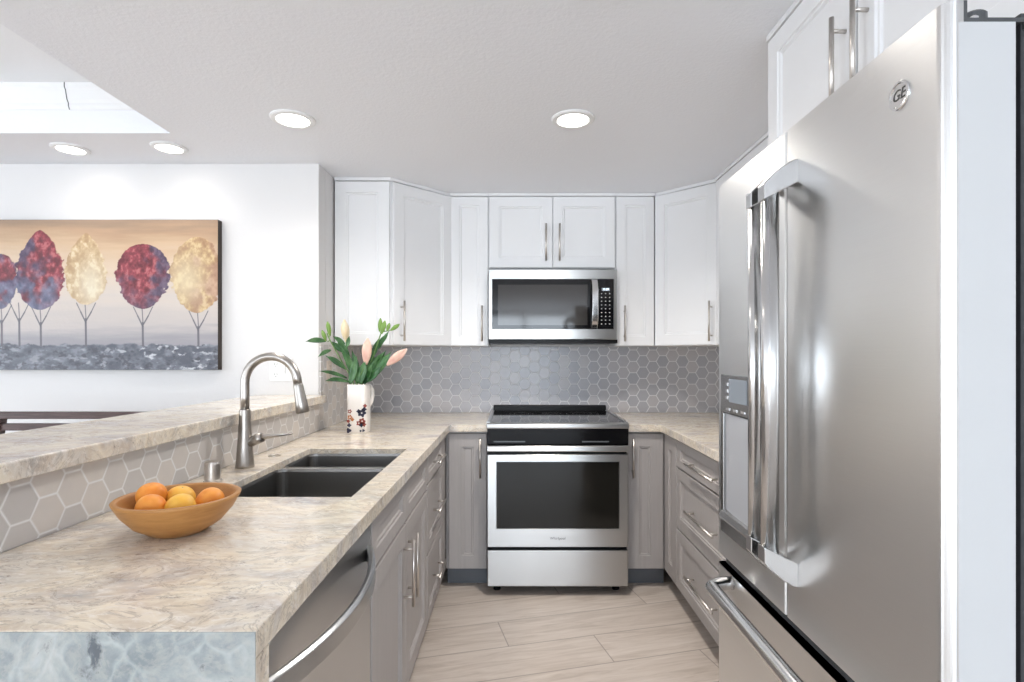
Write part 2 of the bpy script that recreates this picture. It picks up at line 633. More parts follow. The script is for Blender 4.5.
def text_mesh(name, body, size, mat, parent, loc, rot, extrude=0.0005, bold=False, shear=0.0):
    cu = bpy.data.curves.new(name, 'FONT')
    cu.body = body
    cu.size = size
    cu.extrude = extrude
    cu.align_x = 'CENTER'
    cu.align_y = 'CENTER'
    cu.shear = shear
    if bold:
        cu.offset = size*0.012
    tmp = bpy.data.objects.new(name+'_tmp', cu)
    C.objects.link(tmp)
    dg = bpy.context.evaluated_depsgraph_get()
    me = bpy.data.meshes.new_from_object(tmp.evaluated_get(dg))
    bpy.data.objects.remove(tmp)
    me.materials.clear()
    me.materials.append(mat)
    me.name = name
    o = bpy.data.objects.new(name, me)
    link(o, parent)
    o.location = loc
    o.rotation_euler = rot
    return o

# ================================================================== THE ROOM
YB = 3.66          # back wall
CE = 2.285         # kitchen ceiling
TR = 2.495          # tray ceiling over the dining side
XR = 1.46          # right wall
XL = -6.5
YR = -5.5          # rear wall
YP = 2.80          # wall carrying the painting

struct(BX('floor', XL-.1, XR+.1, YR-.1, YB+.1, -0.1, 0.0, MAT['floor']))
bm = bmesh.new()
slab(bm, [XL-.1, -1.53, XR+.1], [YR-.1, 2.42, YB+.1], lambda x, y: not (x < -1.53 and y < 2.42), CE, TR+.1)
struct(mesh_obj('ceiling', bm, MAT['ceiling']))
struct(BX('ceiling', XL-.1, -1.5305, YR-.1, 2.4195, TR, TR+.1, MAT['tray']))
struct(BX('wall_back', -1.008, XR, YB, YB+.1, 0, CE, MAT['wall']))
struct(BX('wall_right', XR, XR+.1, YR, YB, 0, CE, MAT['wall']))
struct(BX('wall_left', -1.15, -1.008, YP+.1, YB+.1, 0, CE, MAT['wall'], bevel=0.003))
struct(BX('wall_dining', XL, -1.008, YP, YP+.1, 0, CE, MAT['wall'], bevel=0.004))


def wall_open_y(name, y0, y1, x0, x1, z1, ops):
    """a wall in the xz plane with rectangular openings"""
    xs = sorted({x0, x1, *[o[0] for o in ops], *[o[1] for o in ops]})
    zs = sorted({0.0, z1, *[o[2] for o in ops], *[o[3] for o in ops]})
    bm = bmesh.new()
    slab(bm, xs, zs, lambda a, b: not any(o[0] < a < o[1] and o[2] < b < o[3] for o in ops), y0, y1)
    for v in bm.verts:
        v.co = Vector((v.co.x, v.co.z, v.co.y))
    return struct(mesh_obj(name, bm, MAT['wall']))


REAR = [(-0.95, 1.35, 0.2, 2.2), (-5.1, -2.3, 0.2, 2.2)]
wall_open_y('wall_rear', YR-.1, YR, XL, XR, TR, REAR)
SIDE = (-2.7, 0.7, 0.3, 2.2)
bm = bmesh.new()
ys = sorted({YR, YP, SIDE[0], SIDE[1]})
zs = [0, SIDE[2], SIDE[3], TR]
slab(bm, ys, zs, lambda a, b: not (SIDE[0] < a < SIDE[1] and SIDE[2] < b < SIDE[3]), XL-.1, XL)
for v in bm.verts:
    v.co = Vector((v.co.z, v.co.x, v.co.y))
struct(mesh_obj('wall_far_left', bm, MAT['wall']))
# frames of the unseen windows; dining and side ones added to bring light
for k, (a0, a1, z0, z1) in enumerate(REAR):
    bm = bmesh.new()
    for (p, q, r, s) in ((a0, a1, z0, z0+.05), (a0, a1, z1-.05, z1), (a0, a0+.05, z0, z1), (a1-.05, a1, z0, z1), ((a0+a1)/2-.03, (a0+a1)/2+.03, z0, z1)):
        box(bm, p, q, YR-.07, YR-.02, r, s)
    struct(mesh_obj('window_%d' % (k+1), bm, MAT['trimw']))
bm = bmesh.new()
for (p, q, r, s) in ((SIDE[0], SIDE[1], .3, .35), (SIDE[0], SIDE[1], 2.15, 2.2), (SIDE[0], SIDE[0]+.05, .3, 2.2), (SIDE[1]-.05, SIDE[1], .3, 2.2), (-1.03, -.97, .3, 2.2)):
    box(bm, XL-.07, XL-.02, p, q, r, s)
struct(mesh_obj('window_3', bm, MAT['trimw']))

# crown moulding of the tray
prof = [(0, 0), (0, .108), (-.034, .108), (-.034, .088), (-.028, .078), (-.020, .040), (-.012, .026), (-.012, .014), (-.006, 0)]
bm = bmesh.new()
prism(bm, [(2.42+a, 2.387+b) for a, b in prof], XL, -1.53, 'x')
crown = struct(mesh_obj('trim_1', bm, MAT['trimw']))
bm = bmesh.new()
prism(bm, [(-1.53+a, 2.387+b) for a, b in prof], YR, 2.33, 'y')
struct(mesh_obj('trim_2', bm, MAT['trimw']))
# open scarf joint in the crown
bm = bmesh.new()
xj = -448*2.40/545
prism(bm, [(2.42+a-.0012, 2.387+b) for a, b in prof], xj-.002, xj+.002, 'x')
mesh_obj('joint_line', bm, MAT['hinge'], crown)

# hexagon backsplashes
tag(BX('tile_backsplash', -.9995, XR-.001, YB-.008, YB-.001, .9155, 1.3545, MAT['hexx']),
    'grey hexagon tile backsplash along the back wall behind the range', 'backsplash')
tag(BX('tile_backsplash', -1.008, -1.0, YP+.008, YB-.008, .9155, 1.3545, MAT['hexy']),
    'grey hexagon tile side splash on the short return wall beside the flower jug', 'backsplash')
tag(BX('tile_backsplash', -1.008, -1.0, .80, YP+.008, .9155, 1.0545, MAT['hexy']),
    'grey hexagon tile band under the raised bar behind sink and fruit bowl', 'backsplash')
struct(BX('wall_bar', -1.15, -1.008, .80, YP, 0, 1.0545, MAT['wall']))

# ================================================================== COUNTERS
bm = bmesh.new()
XE = -.361
slab(bm, [-1.0, -.845, -.445, XE, -.152], [.76, 1.48, 2.0, 2.045, 2.245, 3.005, YB-.008],
     lambda x, y: ((x < XE) or (y > 3.005)) and not (-.845 < x < -.445 and 1.48 < y < 2.245), .876, .915)
ct = mesh_obj('countertop', bm, MAT['stone'], bevel=.002)
tag(ct, 'cream quartzite countertop holding the sink, fruit bowl and jug', 'countertop')
bm = bmesh.new()
box(bm, -1.0, XE, .76, .80, 0.0, .8755)
wf = mesh_obj('waterfall_panel', bm, MAT['stone'], ct)
wf['label'] = 'stone panel dropping to the floor at the near end'
fcg = BX('end_face', -1.0, XE-.0005, .7580, .7598, .0005, .9140, MAT['slab'], ct)  # same stone as the counter, cool daylight tint put into its colour
fcg['label'] = 'crystalline stone face at the near end, tinted cool like daylight'
bm = bmesh.new()
slab(bm, [.614, .805, XR], [1.50, 3.005, YB-.008], lambda x, y: x > .805 or y > 3.005, .876, .915)
tag(mesh_obj('countertop', bm, MAT['stone'], bevel=.002), 'cream stone countertop right of the range running to the refrigerator', 'countertop')
tag(BX('bar_top', -1.33, -.965, .78, YP, 1.056, 1.096, MAT['stone'], bevel=.004),
    'raised cream stone bar ledge above the tiled band', 'bar top')

# ================================================================== SINK
sink = thing('sink', 'dark stainless undermount double bowl sink set in the counter', 'sink', (-.645, 1.86, .876))
SX, SY = -.645, 1.86


def rrect(x0, x1, y0, y1, z, r, n=5):
    pts = []
    for cx, cy, a0 in ((x1-r, y1-r, 0), (x0+r, y1-r, PI/2), (x0+r, y0+r, PI), (x1-r, y0+r, 3*PI/2)):
        for k in range(n+1):
            a = a0 + k*PI/2/n
            pts.append((cx+r*math.cos(a)-SX, cy+r*math.sin(a)-SY, z-.876))
    return pts


def bowl_bm(x0, x1, y0, y1, top, bot):
    bm = bmesh.new()
    e = .0015
    rings = [rrect(x0-e, x1+e, y0-e, y1+e, top, .03), rrect(x0, x1, y0, y1, top, .03), rrect(x0+.002, x1-.002, y0+.002, y1-.002, top-.01, .03),
             rrect(x0+.006, x1-.006, y0+.006, y1-.006, bot+.03, .035), rrect(x0+.018, x1-.018, y0+.018, y1-.018, bot+.006, .035),
             rrect(x0+.04, x1-.04, y0+.04, y1-.04, bot, .03)]
    inner = rings[1:]
    vr = loft(bm, inner, True, False, True)
    outer = [rrect(x0-e, x1+e, y0-e, y1+e, top, .032), rrect(x0-e, x1+e, y0-e, y1+e, bot-.004, .04)]
    vo = loft(bm, outer, True, False, True)
    n = len(vr[0])
    for i in range(n):
        bm.faces.new((vr[0][i], vr[0][(i+1) % n], vo[0][(i+1) % n], vo[0][i]))
    return bm


nb = mesh_obj('bowl', bowl_bm(-.8425, -.4475, 1.4825, 1.944, .894, .68), MAT['sink'], sink, smooth=False, bevel=0)
nb['label'] = 'larger near bowl'
fb = mesh_obj('bowl', bowl_bm(-.8425, -.4475, 1.978, 2.2425, .894, .71), MAT['sink'], sink)
fb['label'] = 'smaller far bowl'
bm = bmesh.new()
box(bm, -.196, .196, .0858, .1162, -.004, .0165)
mesh_obj('divider', bm, MAT['steel_x'], sink, bevel=.004)
for (cx, cy, cz) in ((-.645, 1.72, .68), (-.645, 2.11, .71)):
    bm = bmesh.new()
    lathe(bm, [(.045, .0005), (.045, .004), (.036, .004), (.030, .001), (.008, .001), (.008, .006), (.001, .006)], (cx-SX, cy-SY, cz-.876), 24)
    mesh_obj('drain', bm, MAT['chrome'], sink, smooth=False)

# ================================================================== FAUCET
fx, fy = -.928, 1.873
fa = thing('faucet', 'tall brushed nickel gooseneck faucet with side lever behind the sink', 'faucet', (fx, fy, .915))
bm = bmesh.new()
lathe(bm, [(.0305, 0), (.0305, .008), (.028, .03), (.0235, .09), (.0192, .16), (.0178, .196), (.0178, .198)], n=28)
mesh_obj('base', bm, MAT['nickel'], fa, smooth=True)
bm = bmesh.new()
R, cz = .090, .290
pts = [(0, 0, .198), (0, 0, .24)] + [(R-R*math.cos(a), 0, cz+R*math.sin(a)) for a in [math.radians(x) for x in range(0, 171, 10)]]
end = Vector(pts[-1])
dv = Vector((math.cos(math.radians(-80)), 0, math.sin(math.radians(-80))))
pts.append(tuple(end+dv*.02))
tube(bm, pts, .0145, 16)
mesh_obj('spout', bm, MAT['nickel'], fa, smooth=True)
bm = bmesh.new()
e2 = end+dv*.0205
tube(bm, [tuple(e2+dv*s) for s in (0, .004, .03, .07, .098, .100)], [.0155, .016, .0175, .0205, .0225, .020], 18)
mesh_obj('spray_head', bm, MAT['nickel'], fa, smooth=True)
bm = bmesh.new()
tube(bm, [(.018, 0, .085), (.045, -.002, .097), (.062, -.003, .104)], [.017, .0175, .0165], 16)
tube(bm, [(.055, -.003, .102), (.075, -.004, .108), (.12, -.006, .112), (.165, -.008, .116)], [.015, .0135, .0105, .006], 12, flat=[.95, .8, .65, .5])
mesh_obj('lever', bm, MAT['nickel'], fa, smooth=True)

bm = bmesh.new()
lathe(bm, [(.026, 0), (.026, .006), (.0225, .008), (.0225, .055), (.0205, .062), (.002, .063)], n=28)
tag(mesh_obj('air_gap', bm, MAT['pull'], loc=(-.918, 1.655, .915), smooth=False), 'short brushed metal cylinder cap on the counter behind the fruit bowl', 'air gap')
bm = bmesh.new()
lathe(bm, [(.023, 0), (.023, .003), (.015, .004), (.013, .002), (.002, .002)], n=24)
tag(mesh_obj('hole_cover', bm, MAT['pull'], loc=(-.918, 2.08, .915)), 'flat round metal hole cover on the counter beyond the faucet', 'hole cover')

# ================================================================== BASE CABINETS
ZT = .875   # top of the cabinets


def carcass(root, x0, x1, depth, z0=.105, z1=ZT, open_top=True, mat=None, toe=True, y0=.0):
    """open-topped cabinet box in local coordinates: front plane y=y0, going back to +depth"""
    mat = mat or MAT['grey']
    bm = bmesh.new()
    t = .018
    box(bm, x0, x0+t, y0, depth, z0, z1)
    box(bm, x1-t, x1, y0, depth, z0, z1)
    box(bm, x0+t, x1-t, y0, depth, z0, z0+t)
    box(bm, x0+t, x1-t, depth-t, depth, z0+t, z1)
    box(bm, x0+t, x1-t, y0, y0+t, z0+t, z0+.05)
    box(bm, x0+t, x1-t, y0, y0+t, z1-.05, z1)
    mesh_obj('body', bm, mat, root)
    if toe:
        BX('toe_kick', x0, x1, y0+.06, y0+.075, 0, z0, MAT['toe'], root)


R90, RM90 = PI/2, -PI/2
# sink base: face toward +x, local x -> +y, local -y -> +x
FXL = -.405       # carcass front plane of the left run
r = thing('base_cabinet', 'grey sink base cabinet with two doors beyond the dishwasher', 'cabinet', (FXL, 1.925, 0), R90)
carcass(r, -.46, .468, .58)
# note: local +y points to world -x
for s, a, b in ((0, -.458, -.003), (1, .003, .458)):
    front(r, 'false_drawer_front', a, b, .715, .862, MAT['grey'], stile=.05, rail=.045)
    front(r, 'door', a, b, .112, .705, MAT['grey'], ((b-.035) if s == 0 else (a+.035), .545, .23, True), stile=.065)
# drawer stack left
r = thing('base_cabinet', 'grey three drawer base cabinet left of the range in the sink run', 'cabinet', (FXL, 2.675, 0), R90)
carcass(r, -.28, .370, .58)
for z0, z1 in ((.730, .862), (.420, .720), (.112, .410)):
    front(r, 'drawer', -.276, .225, z0, z1, MAT['grey'], (-.026, (z0+z1)/2, .22, False), stile=.05, rail=.04 if z1 > .8 else .05)
BX('filler_strip', .229, .352, -.018, 0, .112, .862, MAT['grey'], r)
# blind corner left of the range, face toward -y
r = thing('base_cabinet', 'narrow grey base cabinet with one door just left of the range', 'cabinet', (-.27, 3.05, 0), 0)
carcass(r, -.114, .114, .60)
front(r, 'door', -.098, .112, .112, .862, MAT['grey'], (.078, .73, .215, True), stile=.072)
# right of the range
r = thing('base_cabinet', 'narrow grey base cabinet with one door just right of the range', 'cabinet', (.730, 3.05, 0), 0)
carcass(r, -.112, .118, .60)
front(r, 'door', -.110, .095, .112, .862, MAT['grey'], (-.078, .73, .215, True), stile=.07)
# right run: face toward -x, local x -> -y
FXR = .850
r = thing('base_cabinet', 'grey three drawer base cabinet between the range corner and refrigerator', 'cabinet', (FXR, 2.49, 0), RM90)
carcass(r, -.55, .522, .60)
for z0, z1 in ((.730, .862), (.420, .720), (.112, .410)):
    front(r, 'drawer', -.310, .518, z0, z1, MAT['grey'], (.104, (z0+z1)/2-.008, .36, False), stile=.055, rail=.038 if z1 > .8 else .055)
front(r, 'corner_panel', -.535, -.316, .112, .862, MAT['grey'], None, stile=.07)
r = thing('base_cabinet', 'grey base cabinet tucked beside the far side of the refrigerator', 'cabinet', (FXR, 1.735, 0), RM90)
carcass(r, -.230, .225, .60)
front(r, 'door', -.227, .221, .112, .862, MAT['grey'], (.18, .70, .215, True), stile=.06)

# ================================================================== DISHWASHER
r = thing('dishwasher', 'stainless dishwasher with a bowed bar handle under the near counter', 'dishwasher', (FXL, 1.135, 0), R90)
BX('tub', -.325, .32, .0, .56, .10, .870, MAT['gasket'], r)
BX('toe_panel', -.325, .32, .05, .065, 0, .0995, MAT['black'], r)
bm = bmesh.new()
box(bm, -.328, .326, -.018, -.0005, .115, .868)
mesh_obj('door', bm, MAT['steel_y'], r, bevel=.003)
bm = bmesh.new()
rings = []
N = 28
for k in range(N+1):
    u = -1+2*k/N
    x = u*.300
    bow = .060*(1-abs(u)**2.0)
    y = -.019 - bow
    th = .011
    rings.append([(x, y-th*.2, .757), (x, y-th, .762), (x, y-th, .797), (x, y-th*.2, .802), (x, y+th*.6, .797), (x, y+th*.6, .762)])
loft(bm, rings)
mesh_obj('handle', bm, MAT['steel_y'], r, bevel=.002)

# ================================================================== RANGE
r = thing('range', 'stainless slide-in electric range with black glass top and oven window', 'range', (.230, 2.93, 0))
W = .379
BX('body', -.377, .377, .035, .70, .05, .925, MAT['black'], r)
for sx in (-.33, .33):
    for sy in (.10, .62):
        bm = bmesh.new()
        lathe(bm, [(.02, 0), (.02, .01), (.012, .012), (.012, .0495)], (sx, sy, 0), 14)
        mesh_obj('foot', bm, MAT['black'], r)
# drawer front
bm = bmesh.new()
box(bm, -W, W, 0.0, .034, .055, .249)
mesh_obj('drawer', bm, MAT['steel_x'], r, bevel=.004)
# oven door with window recess
bm = bmesh.new()


def ring_(a, b, c, d, y):
    return [(a, y, c), (b, y, c), (b, y, d), (a, y, d)]


loft(bm, [ring_(-W, W, .266, .765, .034), ring_(-W, W, .266, .765, .003), ring_(-W+.003, W-.003, .269, .762, 0),
          ring_(-.332, .332, .364, .727, 0), ring_(-.330, .330, .366, .725, .003)])
od = mesh_obj('oven_door', bm, MAT['steel_x'], r)
BX('oven_window', -.329, .329, .0012, .0028, .3665, .7245, MAT['oven_glass'], od)
text_mesh('brand_lettering', 'Whirlpool', .020, MAT['logo'], od, (0, -.0006, .314), (PI/2, 0, 0), .0003)
# handle bar
bm = bmesh.new()
prism(bm, [(-.038, .785), (-.043, .79), (-.043, .813), (-.038, .818), (-.022, .818), (-.022, .785)], -W+.001, W-.001, 'x')
hb = mesh_obj('handle', bm, MAT['steel_x'], r, bevel=.002)
for s in (-1, 1):
    BX('handle_mount', s*.36-.014, s*.36+.014, -.0225, .033, .788, .815, MAT['black'], hb)
# control panel (slanted black glass)
bm = bmesh.new()
prism(bm, [(.034, .775), (.004, .778), (-.004, .822), (-.006, .904), (.034, .904)], -W, W, 'x')
cp = mesh_obj('control_panel', bm, MAT['panel_black'], r)
for a, b in ((-.345, -.175), (.13, .275)):
    BX('vent_slot', a, b, -.0066, -.003, .832, .838, MAT['hinge'], cp)
# metal front trim + cooktop + frame
bm = bmesh.new()
prism(bm, [(-.010, .905), (-.012, .912), (-.008, .930), (.0, .934), (.034, .934), (.034, .905)], -W-.003, W+.003, 'x')
mesh_obj('front_trim', bm, MAT['steel_x'], r, bevel=.001)
BX('cooktop_glass', -.365, .365, .0345, .665, .925, .9335, MAT['glass_black'], r)
for s in (-1, 1):
    bm = bmesh.new()
    prism(bm, [(s*.366, .9255), (s*.384, .9255), (s*.384, .936), (s*.366, .936)], .034, .67, 'y')
    mesh_obj('side_trim', bm, MAT['steel_y'], r)
bm = bmesh.new()
prism(bm, [(.667, .9255), (.672, .965), (.690, .968), (.705, .968), (.705, .9255)], -.372, .372, 'x')
mesh_obj('rear_ledge', bm, MAT['black'], r, bevel=.003)
# burner rings printed on the glass
for (bx, by, br) in ((-.19, .17, .105), (.19, .17, .085), (-.19, .47, .075), (.19, .47, .10), (0, .50, .06)):
    bm = bmesh.new()
    for rr in (br, br*.62):
        lathe(bm, [(rr, .93355), (rr, .9337), (rr-.0016, .9337), (rr-.0016, .93355)], (bx, by, 0), 48, False, False)
    mesh_obj('burner_ring', bm, MAT['hinge'], r)
# touch-control marks on the front of the glass
bm = bmesh.new()
random.seed(4)
for k in range(26):
    x = -.24+k*.019
    box(bm, x, x+.008, .062, .066, .9336, .9338)
    if k % 2:
        box(bm, x, x+.006, .078, .081, .9336, .9338)
mk = mesh_obj('control_marks', bm, MAT['print'], r)
BX('clock_display', -.105, -.04, .088, .105, .9336, .9339, MAT['grime'], r)

# ================================================================== MICROWAVE
r = thing('microwave', 'stainless over-the-range microwave with black window and keypad', 'microwave', (.224, 3.23, 1.392))
MW = .381
H = .416
BX('body', -MW+.003, MW-.003, .031, .42, .0, H-.002, MAT['gasket'], r)
bm = bmesh.new()
gx0, gx1, gz0, gz1 = -.361, .363, .060, .360
loft(bm, [ring_(-MW, MW, 0, H, .030), ring_(-MW, MW, 0, H, .003), ring_(-MW+.003, MW-.003, .003, H-.003, 0),
          ring_(gx0, gx1, gz0, gz1, 0), ring_(gx0+.002, gx1-.002, gz0+.002, gz1-.002, .002)])
fr = mesh_obj('front_frame', bm, MAT['steel_x'], r)
BX('door_glass', gx0+.0025, .262, .0004, .0018, gz0+.0025, gz1-.0025, MAT['glass_black'], fr)
BX('window', -.325, .205, -.0003, .0003, .085, .325, MAT['micro_glass'], fr)
kp = BX('control_panel', .264, gx1-.0025, .0004, .0018, gz0+.0025, gz1-.0025, MAT['glass_black'], fr)
BX('display', .290, .338, -.0002, .0003, .288, .306, MAT['grime'], kp)
text_mesh('display_digits', '12:30', .016, MAT['digits'], kp, (.314, -.0006, .297), (PI/2, 0, 0), .0002)
bm = bmesh.new()
for j in range(9):
    for i in range(3):
        z = .272-j*.0225
        x = .289+i*.024
        box(bm, x-.0035, x+.0035, -.0003, .0003, z-.0028, z+.0028)
mesh_obj('keypad', bm, MAT['print'], kp)
text_mesh('brand_lettering', 'Whirlpool', .013, MAT['logo'], fr, (0, -.0006, .388), (PI/2, 0, 0), .0003)
bm = bmesh.new()
rings = []
for k in range(17):
    u = -1+k/8
    y = -.004-.036*(1-abs(u)**4)
    z = .212+u*.143
    rings.append([(.226, y, z), (.230, y-.009, z), (.262, y-.009, z), (.266, y, z), (.262, y+.004, z), (.230, y+.004, z)])
loft(bm, rings)
mesh_obj('handle', bm, MAT['handle_steel'], r, bevel=.002)
BX('vent_grille', -MW+.004, MW+.004, .01, .42, -.022, -.0005, MAT['black'], r)

# ================================================================== UPPER CABINETS
UB, UT = 1.355, CE-.001


def upper(name_label, cx, yf, rz, x0, x1, depth, zb, doors, dz0=None, cornice=True):
    r = thing('wall_cabinet', name_label, 'cabinet', (cx, yf, 0), rz)
    BX('body', x0, x1, 0, depth, zb, UT, MAT['white'], r)
    if cornice:
        BX('top_rail', x0, x1, -.024, -.0002, 2.266, UT, MAT['white'], r, bevel=.002)
    for (a, b, h) in doors:
        st = .045 if (b-a) < .28 else .058
        front(r, 'door', a, b, zb+.003, 2.262, MAT['white'], h, stile=st*1.15 if (b-a) < .28 else st)
    return r


YU = 3.33
upper('narrow white wall cabinet directly left of the microwave', -.277, YU, 0, -.117, .116, .322, UB,
      [(-.113, .112, (.078, 1.49, .215, True))])
upper('white two door wall cabinet above the microwave', .229, YU, 0, -.389, .382, .322, 1.828,
      [(-.385, -.002, (-.042, 1.98, .225, True)), (.002, .378, (.040, 1.98, .225, True))])
upper('narrow white wall cabinet directly right of the microwave', .732, YU, 0, -.120, .117, .322, UB,
      [(-.116, .113, (-.070, 1.49, .215, True))])
# diagonal corner cabinets


def corner(label, s, xw, xi):
    """s=+1: left corner (wall at xw), s=-1: right corner"""
    r = thing('corner_wall_cabinet', label, 'cabinet', (xw, YB-.01, 0))
    X = lambda x: x-xw
    Y = lambda y: y-(YB-.01)
    xo = xw+s*.303      # outer end of the short side
    pts = [(X(xw+s*.001), Y(YB-.011)), (X(xw+s*.001), Y(3.035)), (X(xo), Y(3.035)), (X(xi), Y(3.33)), (X(xi), Y(YB-.011))]
    bm = bmesh.new()
    prism(bm, pts, UB, UT)
    mesh_obj('body', bm, MAT['white'], r)
    L = math.hypot(xi-xo, 3.33-3.035)
    ang = math.atan2(3.33-3.035, abs(xi-xo))
    # door frame local
    piv = bpy.data.objects
    w2 = L/2
    d = mesh_obj('door', panel_door_bm(-w2+.014, w2-.004 if s > 0 else w2-.014, UB+.003, 2.262, .02, .062), MAT['white'], r,
                 loc=(X((xo+xi)/2), Y((3.33+3.035)/2), 0), rot=(0, 0, s*ang))
    d.location.x += 0
    hx = (-w2+.060) if s > 0 else (w2-.055)
    mesh_obj('handle', pull_bm(hx, 1.49, .225, True, -.02), MAT['pull'], d, smooth=True)
    # top rail following the front
    bm = bmesh.new()
    n = Vector((s*math.sin(ang), -math.cos(ang)))*.024
    pts = [(X(xw+s*.001), Y(3.0355)), (X(xw+s*.001), Y(3.035)-.022), (X(xo)+n.x*.6, Y(3.035)-.022), (X(xi), Y(3.33)+n.y*1.0), (X(xi), Y(3.3295))]
    prism(bm, pts, 2.266, UT)
    mesh_obj('top_rail', bm, MAT['white'], r)
    mesh_obj('end_panel', panel_door_bm(min(X(xw+s*.002), X(xo)), max(X(xw+s*.002), X(xo)), UB+.003, 2.262, .016, .06), MAT['white'], r, loc=(0, Y(3.035)-.0003, 0))
    return r


corner('white diagonal corner wall cabinet behind the lily flowers', 1, -1.0, -.395)
corner('white diagonal corner wall cabinet at the right beside the refrigerator top', -1, XR, .853)
upper('white wall cabinet on the right wall between corner and refrigerator', 1.135, 2.355, RM90, -.675, .665, .32, UB,
      [(-.671, -.008, (-.06, 1.49, .215, True)), (-.002, .661, (.05, 1.49, .215, True))])
upper('white two door cabinet high above the refrigerator', .800, 1.245, RM90, -.44, .44, .655, 1.80,
      [(-.436, -.004, (-.040, 1.985, .22, True)), (.004, .436, (.040, 1.985, .22, True))])

# ================================================================== REFRIGERATOR
FX = .546
r = thing('refrigerator', 'large stainless french door refrigerator filling the right side', 'refrigerator', (FX, 1.08, 0))
Y0, Y1, YG = .69-1.08, 1.472-1.08, 1.098-1.08      # local near edge, far edge, gap
BX('casing', .098, .84, Y0+.004, Y1-.002, .03, 1.735, MAT['casing'], r)
for yy in (Y0+.08, Y1-.08):
    for xx in (.15, .78):
        bm = bmesh.new()
        lathe(bm, [(.02, 0), (.02, .0295)], (xx, yy, 0), 12)
        mesh_obj('foot', bm, MAT['black'], r)
BX('kick_grille', .06, .0975, Y0+.01, Y1-.01, .035, .115, MAT['black'], r)


def fdoor(name, ya, yb, z0, z1, near, far):
    """door block with rounded outer vertical corners; front plane at local x=0"""
    rad = .016
    pts = [(.088, yb), (.088, ya)]
    n = 8
    if near:
        for k in range(n+1):
            a = PI/2*k/n
            pts.append((rad-rad*math.sin(a), ya+rad-rad*math.cos(a)))
    else:
        pts += [(.003, ya), (0, ya+.003)]
    if far:
        for k in range(n+1):
            a = PI/2*k/n
            pts.append((rad-rad*math.cos(a), yb-rad+rad*math.sin(a)))
    else:
        pts += [(0, yb-.003), (.003, yb)]
    bm = bmesh.new()
    prism(bm, pts, z0, z1)
    return bm


ZD0, ZD1 = .775, 1.750
# ---- near door: top recess for the hinge behind the front skin
nd = mesh_obj('door', fdoor('door', Y0, YG-.0025, ZD0, 1.722, True, False), [MAT['steel_z'], MAT['doorside']], r)
nd['label'] = 'near french door'
for p in nd.data.polygons:
    if p.normal.y < -.97 and p.center.x > .02:
        p.material_index = 1
bm = bmesh.new()
prism(bm, [(.022, Y0+.0), (.016, Y0)] + [(.016-.016*math.sin(PI/2*k/8), Y0+.016-.016*math.cos(PI/2*k/8)) for k in range(1, 9)] + [(0, YG-.0055), (.003, YG-.0025), (.022, YG-.0025)], 1.7221, ZD1)
mesh_obj('door_cap', bm, MAT['steel_z'], nd)
fd = mesh_obj('door', fdoor('door', YG+.0025, Y1, ZD0, ZD1, False, True), MAT['steel_z'], r)
fd['label'] = 'far french door with the dispenser'
fz = mesh_obj('freezer_drawer', fdoor('f', Y0, Y1, .12, .745, True, True), [MAT['steel_z'], MAT['doorside']], r)
for p in fz.data.polygons:
    if p.normal.y < -.97 and p.center.x > .02:
        p.material_index = 1
BX('gasket', .070, .0975, Y0+.012, Y1-.01, .13, 1.70, MAT['gasket'], r)
BX('gasket', .020, .0695, Y0+.012, Y1-.01, .7455, .7745, MAT['gasket'], r)
BX('gasket', .006, .0975, YG-.0022, YG+.0022, ZD0+.002, 1.70, MAT['gasket'], r)
# hinge cover in the recess
bm = bmesh.new()
box(bm, .0225, .118, Y0+.001, Y0+.012, 1.7222, 1.7280)
box(bm, .0225, .0275, Y0+.001, Y0+.012, 1.7280, 1.7499)
box(bm, .100, .116, Y0-.002, Y0+.012, 1.714, 1.7280)
box(bm, .0275, .118, Y0+.012, Y0+.085, 1.7222, 1.7262)
mesh_obj('hinge_plate', bm, MAT['hinge'], r)
bm = bmesh.new()
lathe(bm, [(.016, 1.7255), (.016, 1.749), (.013, 1.752), (.002, 1.753)], (.062, Y0+.035, 0), 20)
prism(bm, [(.06, Y0+.02), (.19, Y0+.10), (.19, Y0+.14), (.05, Y0+.05)], 1.7265, 1.745)
mesh_obj('hinge_arm', bm, MAT['hinge'], r)
bm = bmesh.new()
lathe(bm, [(.006, 1.726), (.006, 1.735), (.003, 1.7375), (.001, 1.738)], (.046, Y0+.014, 0), 12)
mesh_obj('hinge_bolt', bm, MAT['chrome'], r, smooth=True)

# french door handles: a flat strap that arches out of the door at both ends, with a rounded bar between


def handle_parts(parent, ya, yb, door_dir):
    ztop, zbot = 1.679, .851
    xo = -.066
    for top in (True, False):
        bm = bmesh.new()
        up, lo = [], []
        n = 10
        for k in range(n+1):
            a = k/n
            up.append((xo*a, ztop-.0465*a**1.5))
            lo.append((xo*a, ztop-.045-.033*a))
        pts = up + lo[::-1]
        if not top:
            pts = [(x, zbot+(ztop-z)) for x, z in pts]
        prism(bm, [(x+.0005, z) for x, z in pts], ya, yb, 'y')
        mesh_obj('handle_bracket', bm, MAT['handle_steel'], parent, bevel=.002)
    bm = bmesh.new()
    # bar cross-section: rounded, slightly fluted
    yc, hw = (ya+yb)/2, (yb-ya)/2-.001
    sec = []
    for k in range(28):
        a = 2*PI*k/28
        ca, sa = math.cos(a), math.sin(a)
        rx = .0165*(abs(ca)**.75)*(1 if ca > 0 else -1)
        ry = hw*(abs(sa)**.75)*(1 if sa > 0 else -1)
        sec.append((xo+.0175+rx, yc+ry))
    prism(bm, sec, zbot+.060, ztop-.060)
    o = mesh_obj('handle_bar', bm, MAT['handle_steel'], parent)
    for p in o.data.polygons:
        if abs(p.normal.z) < .5:
            p.use_smooth = True
    return o


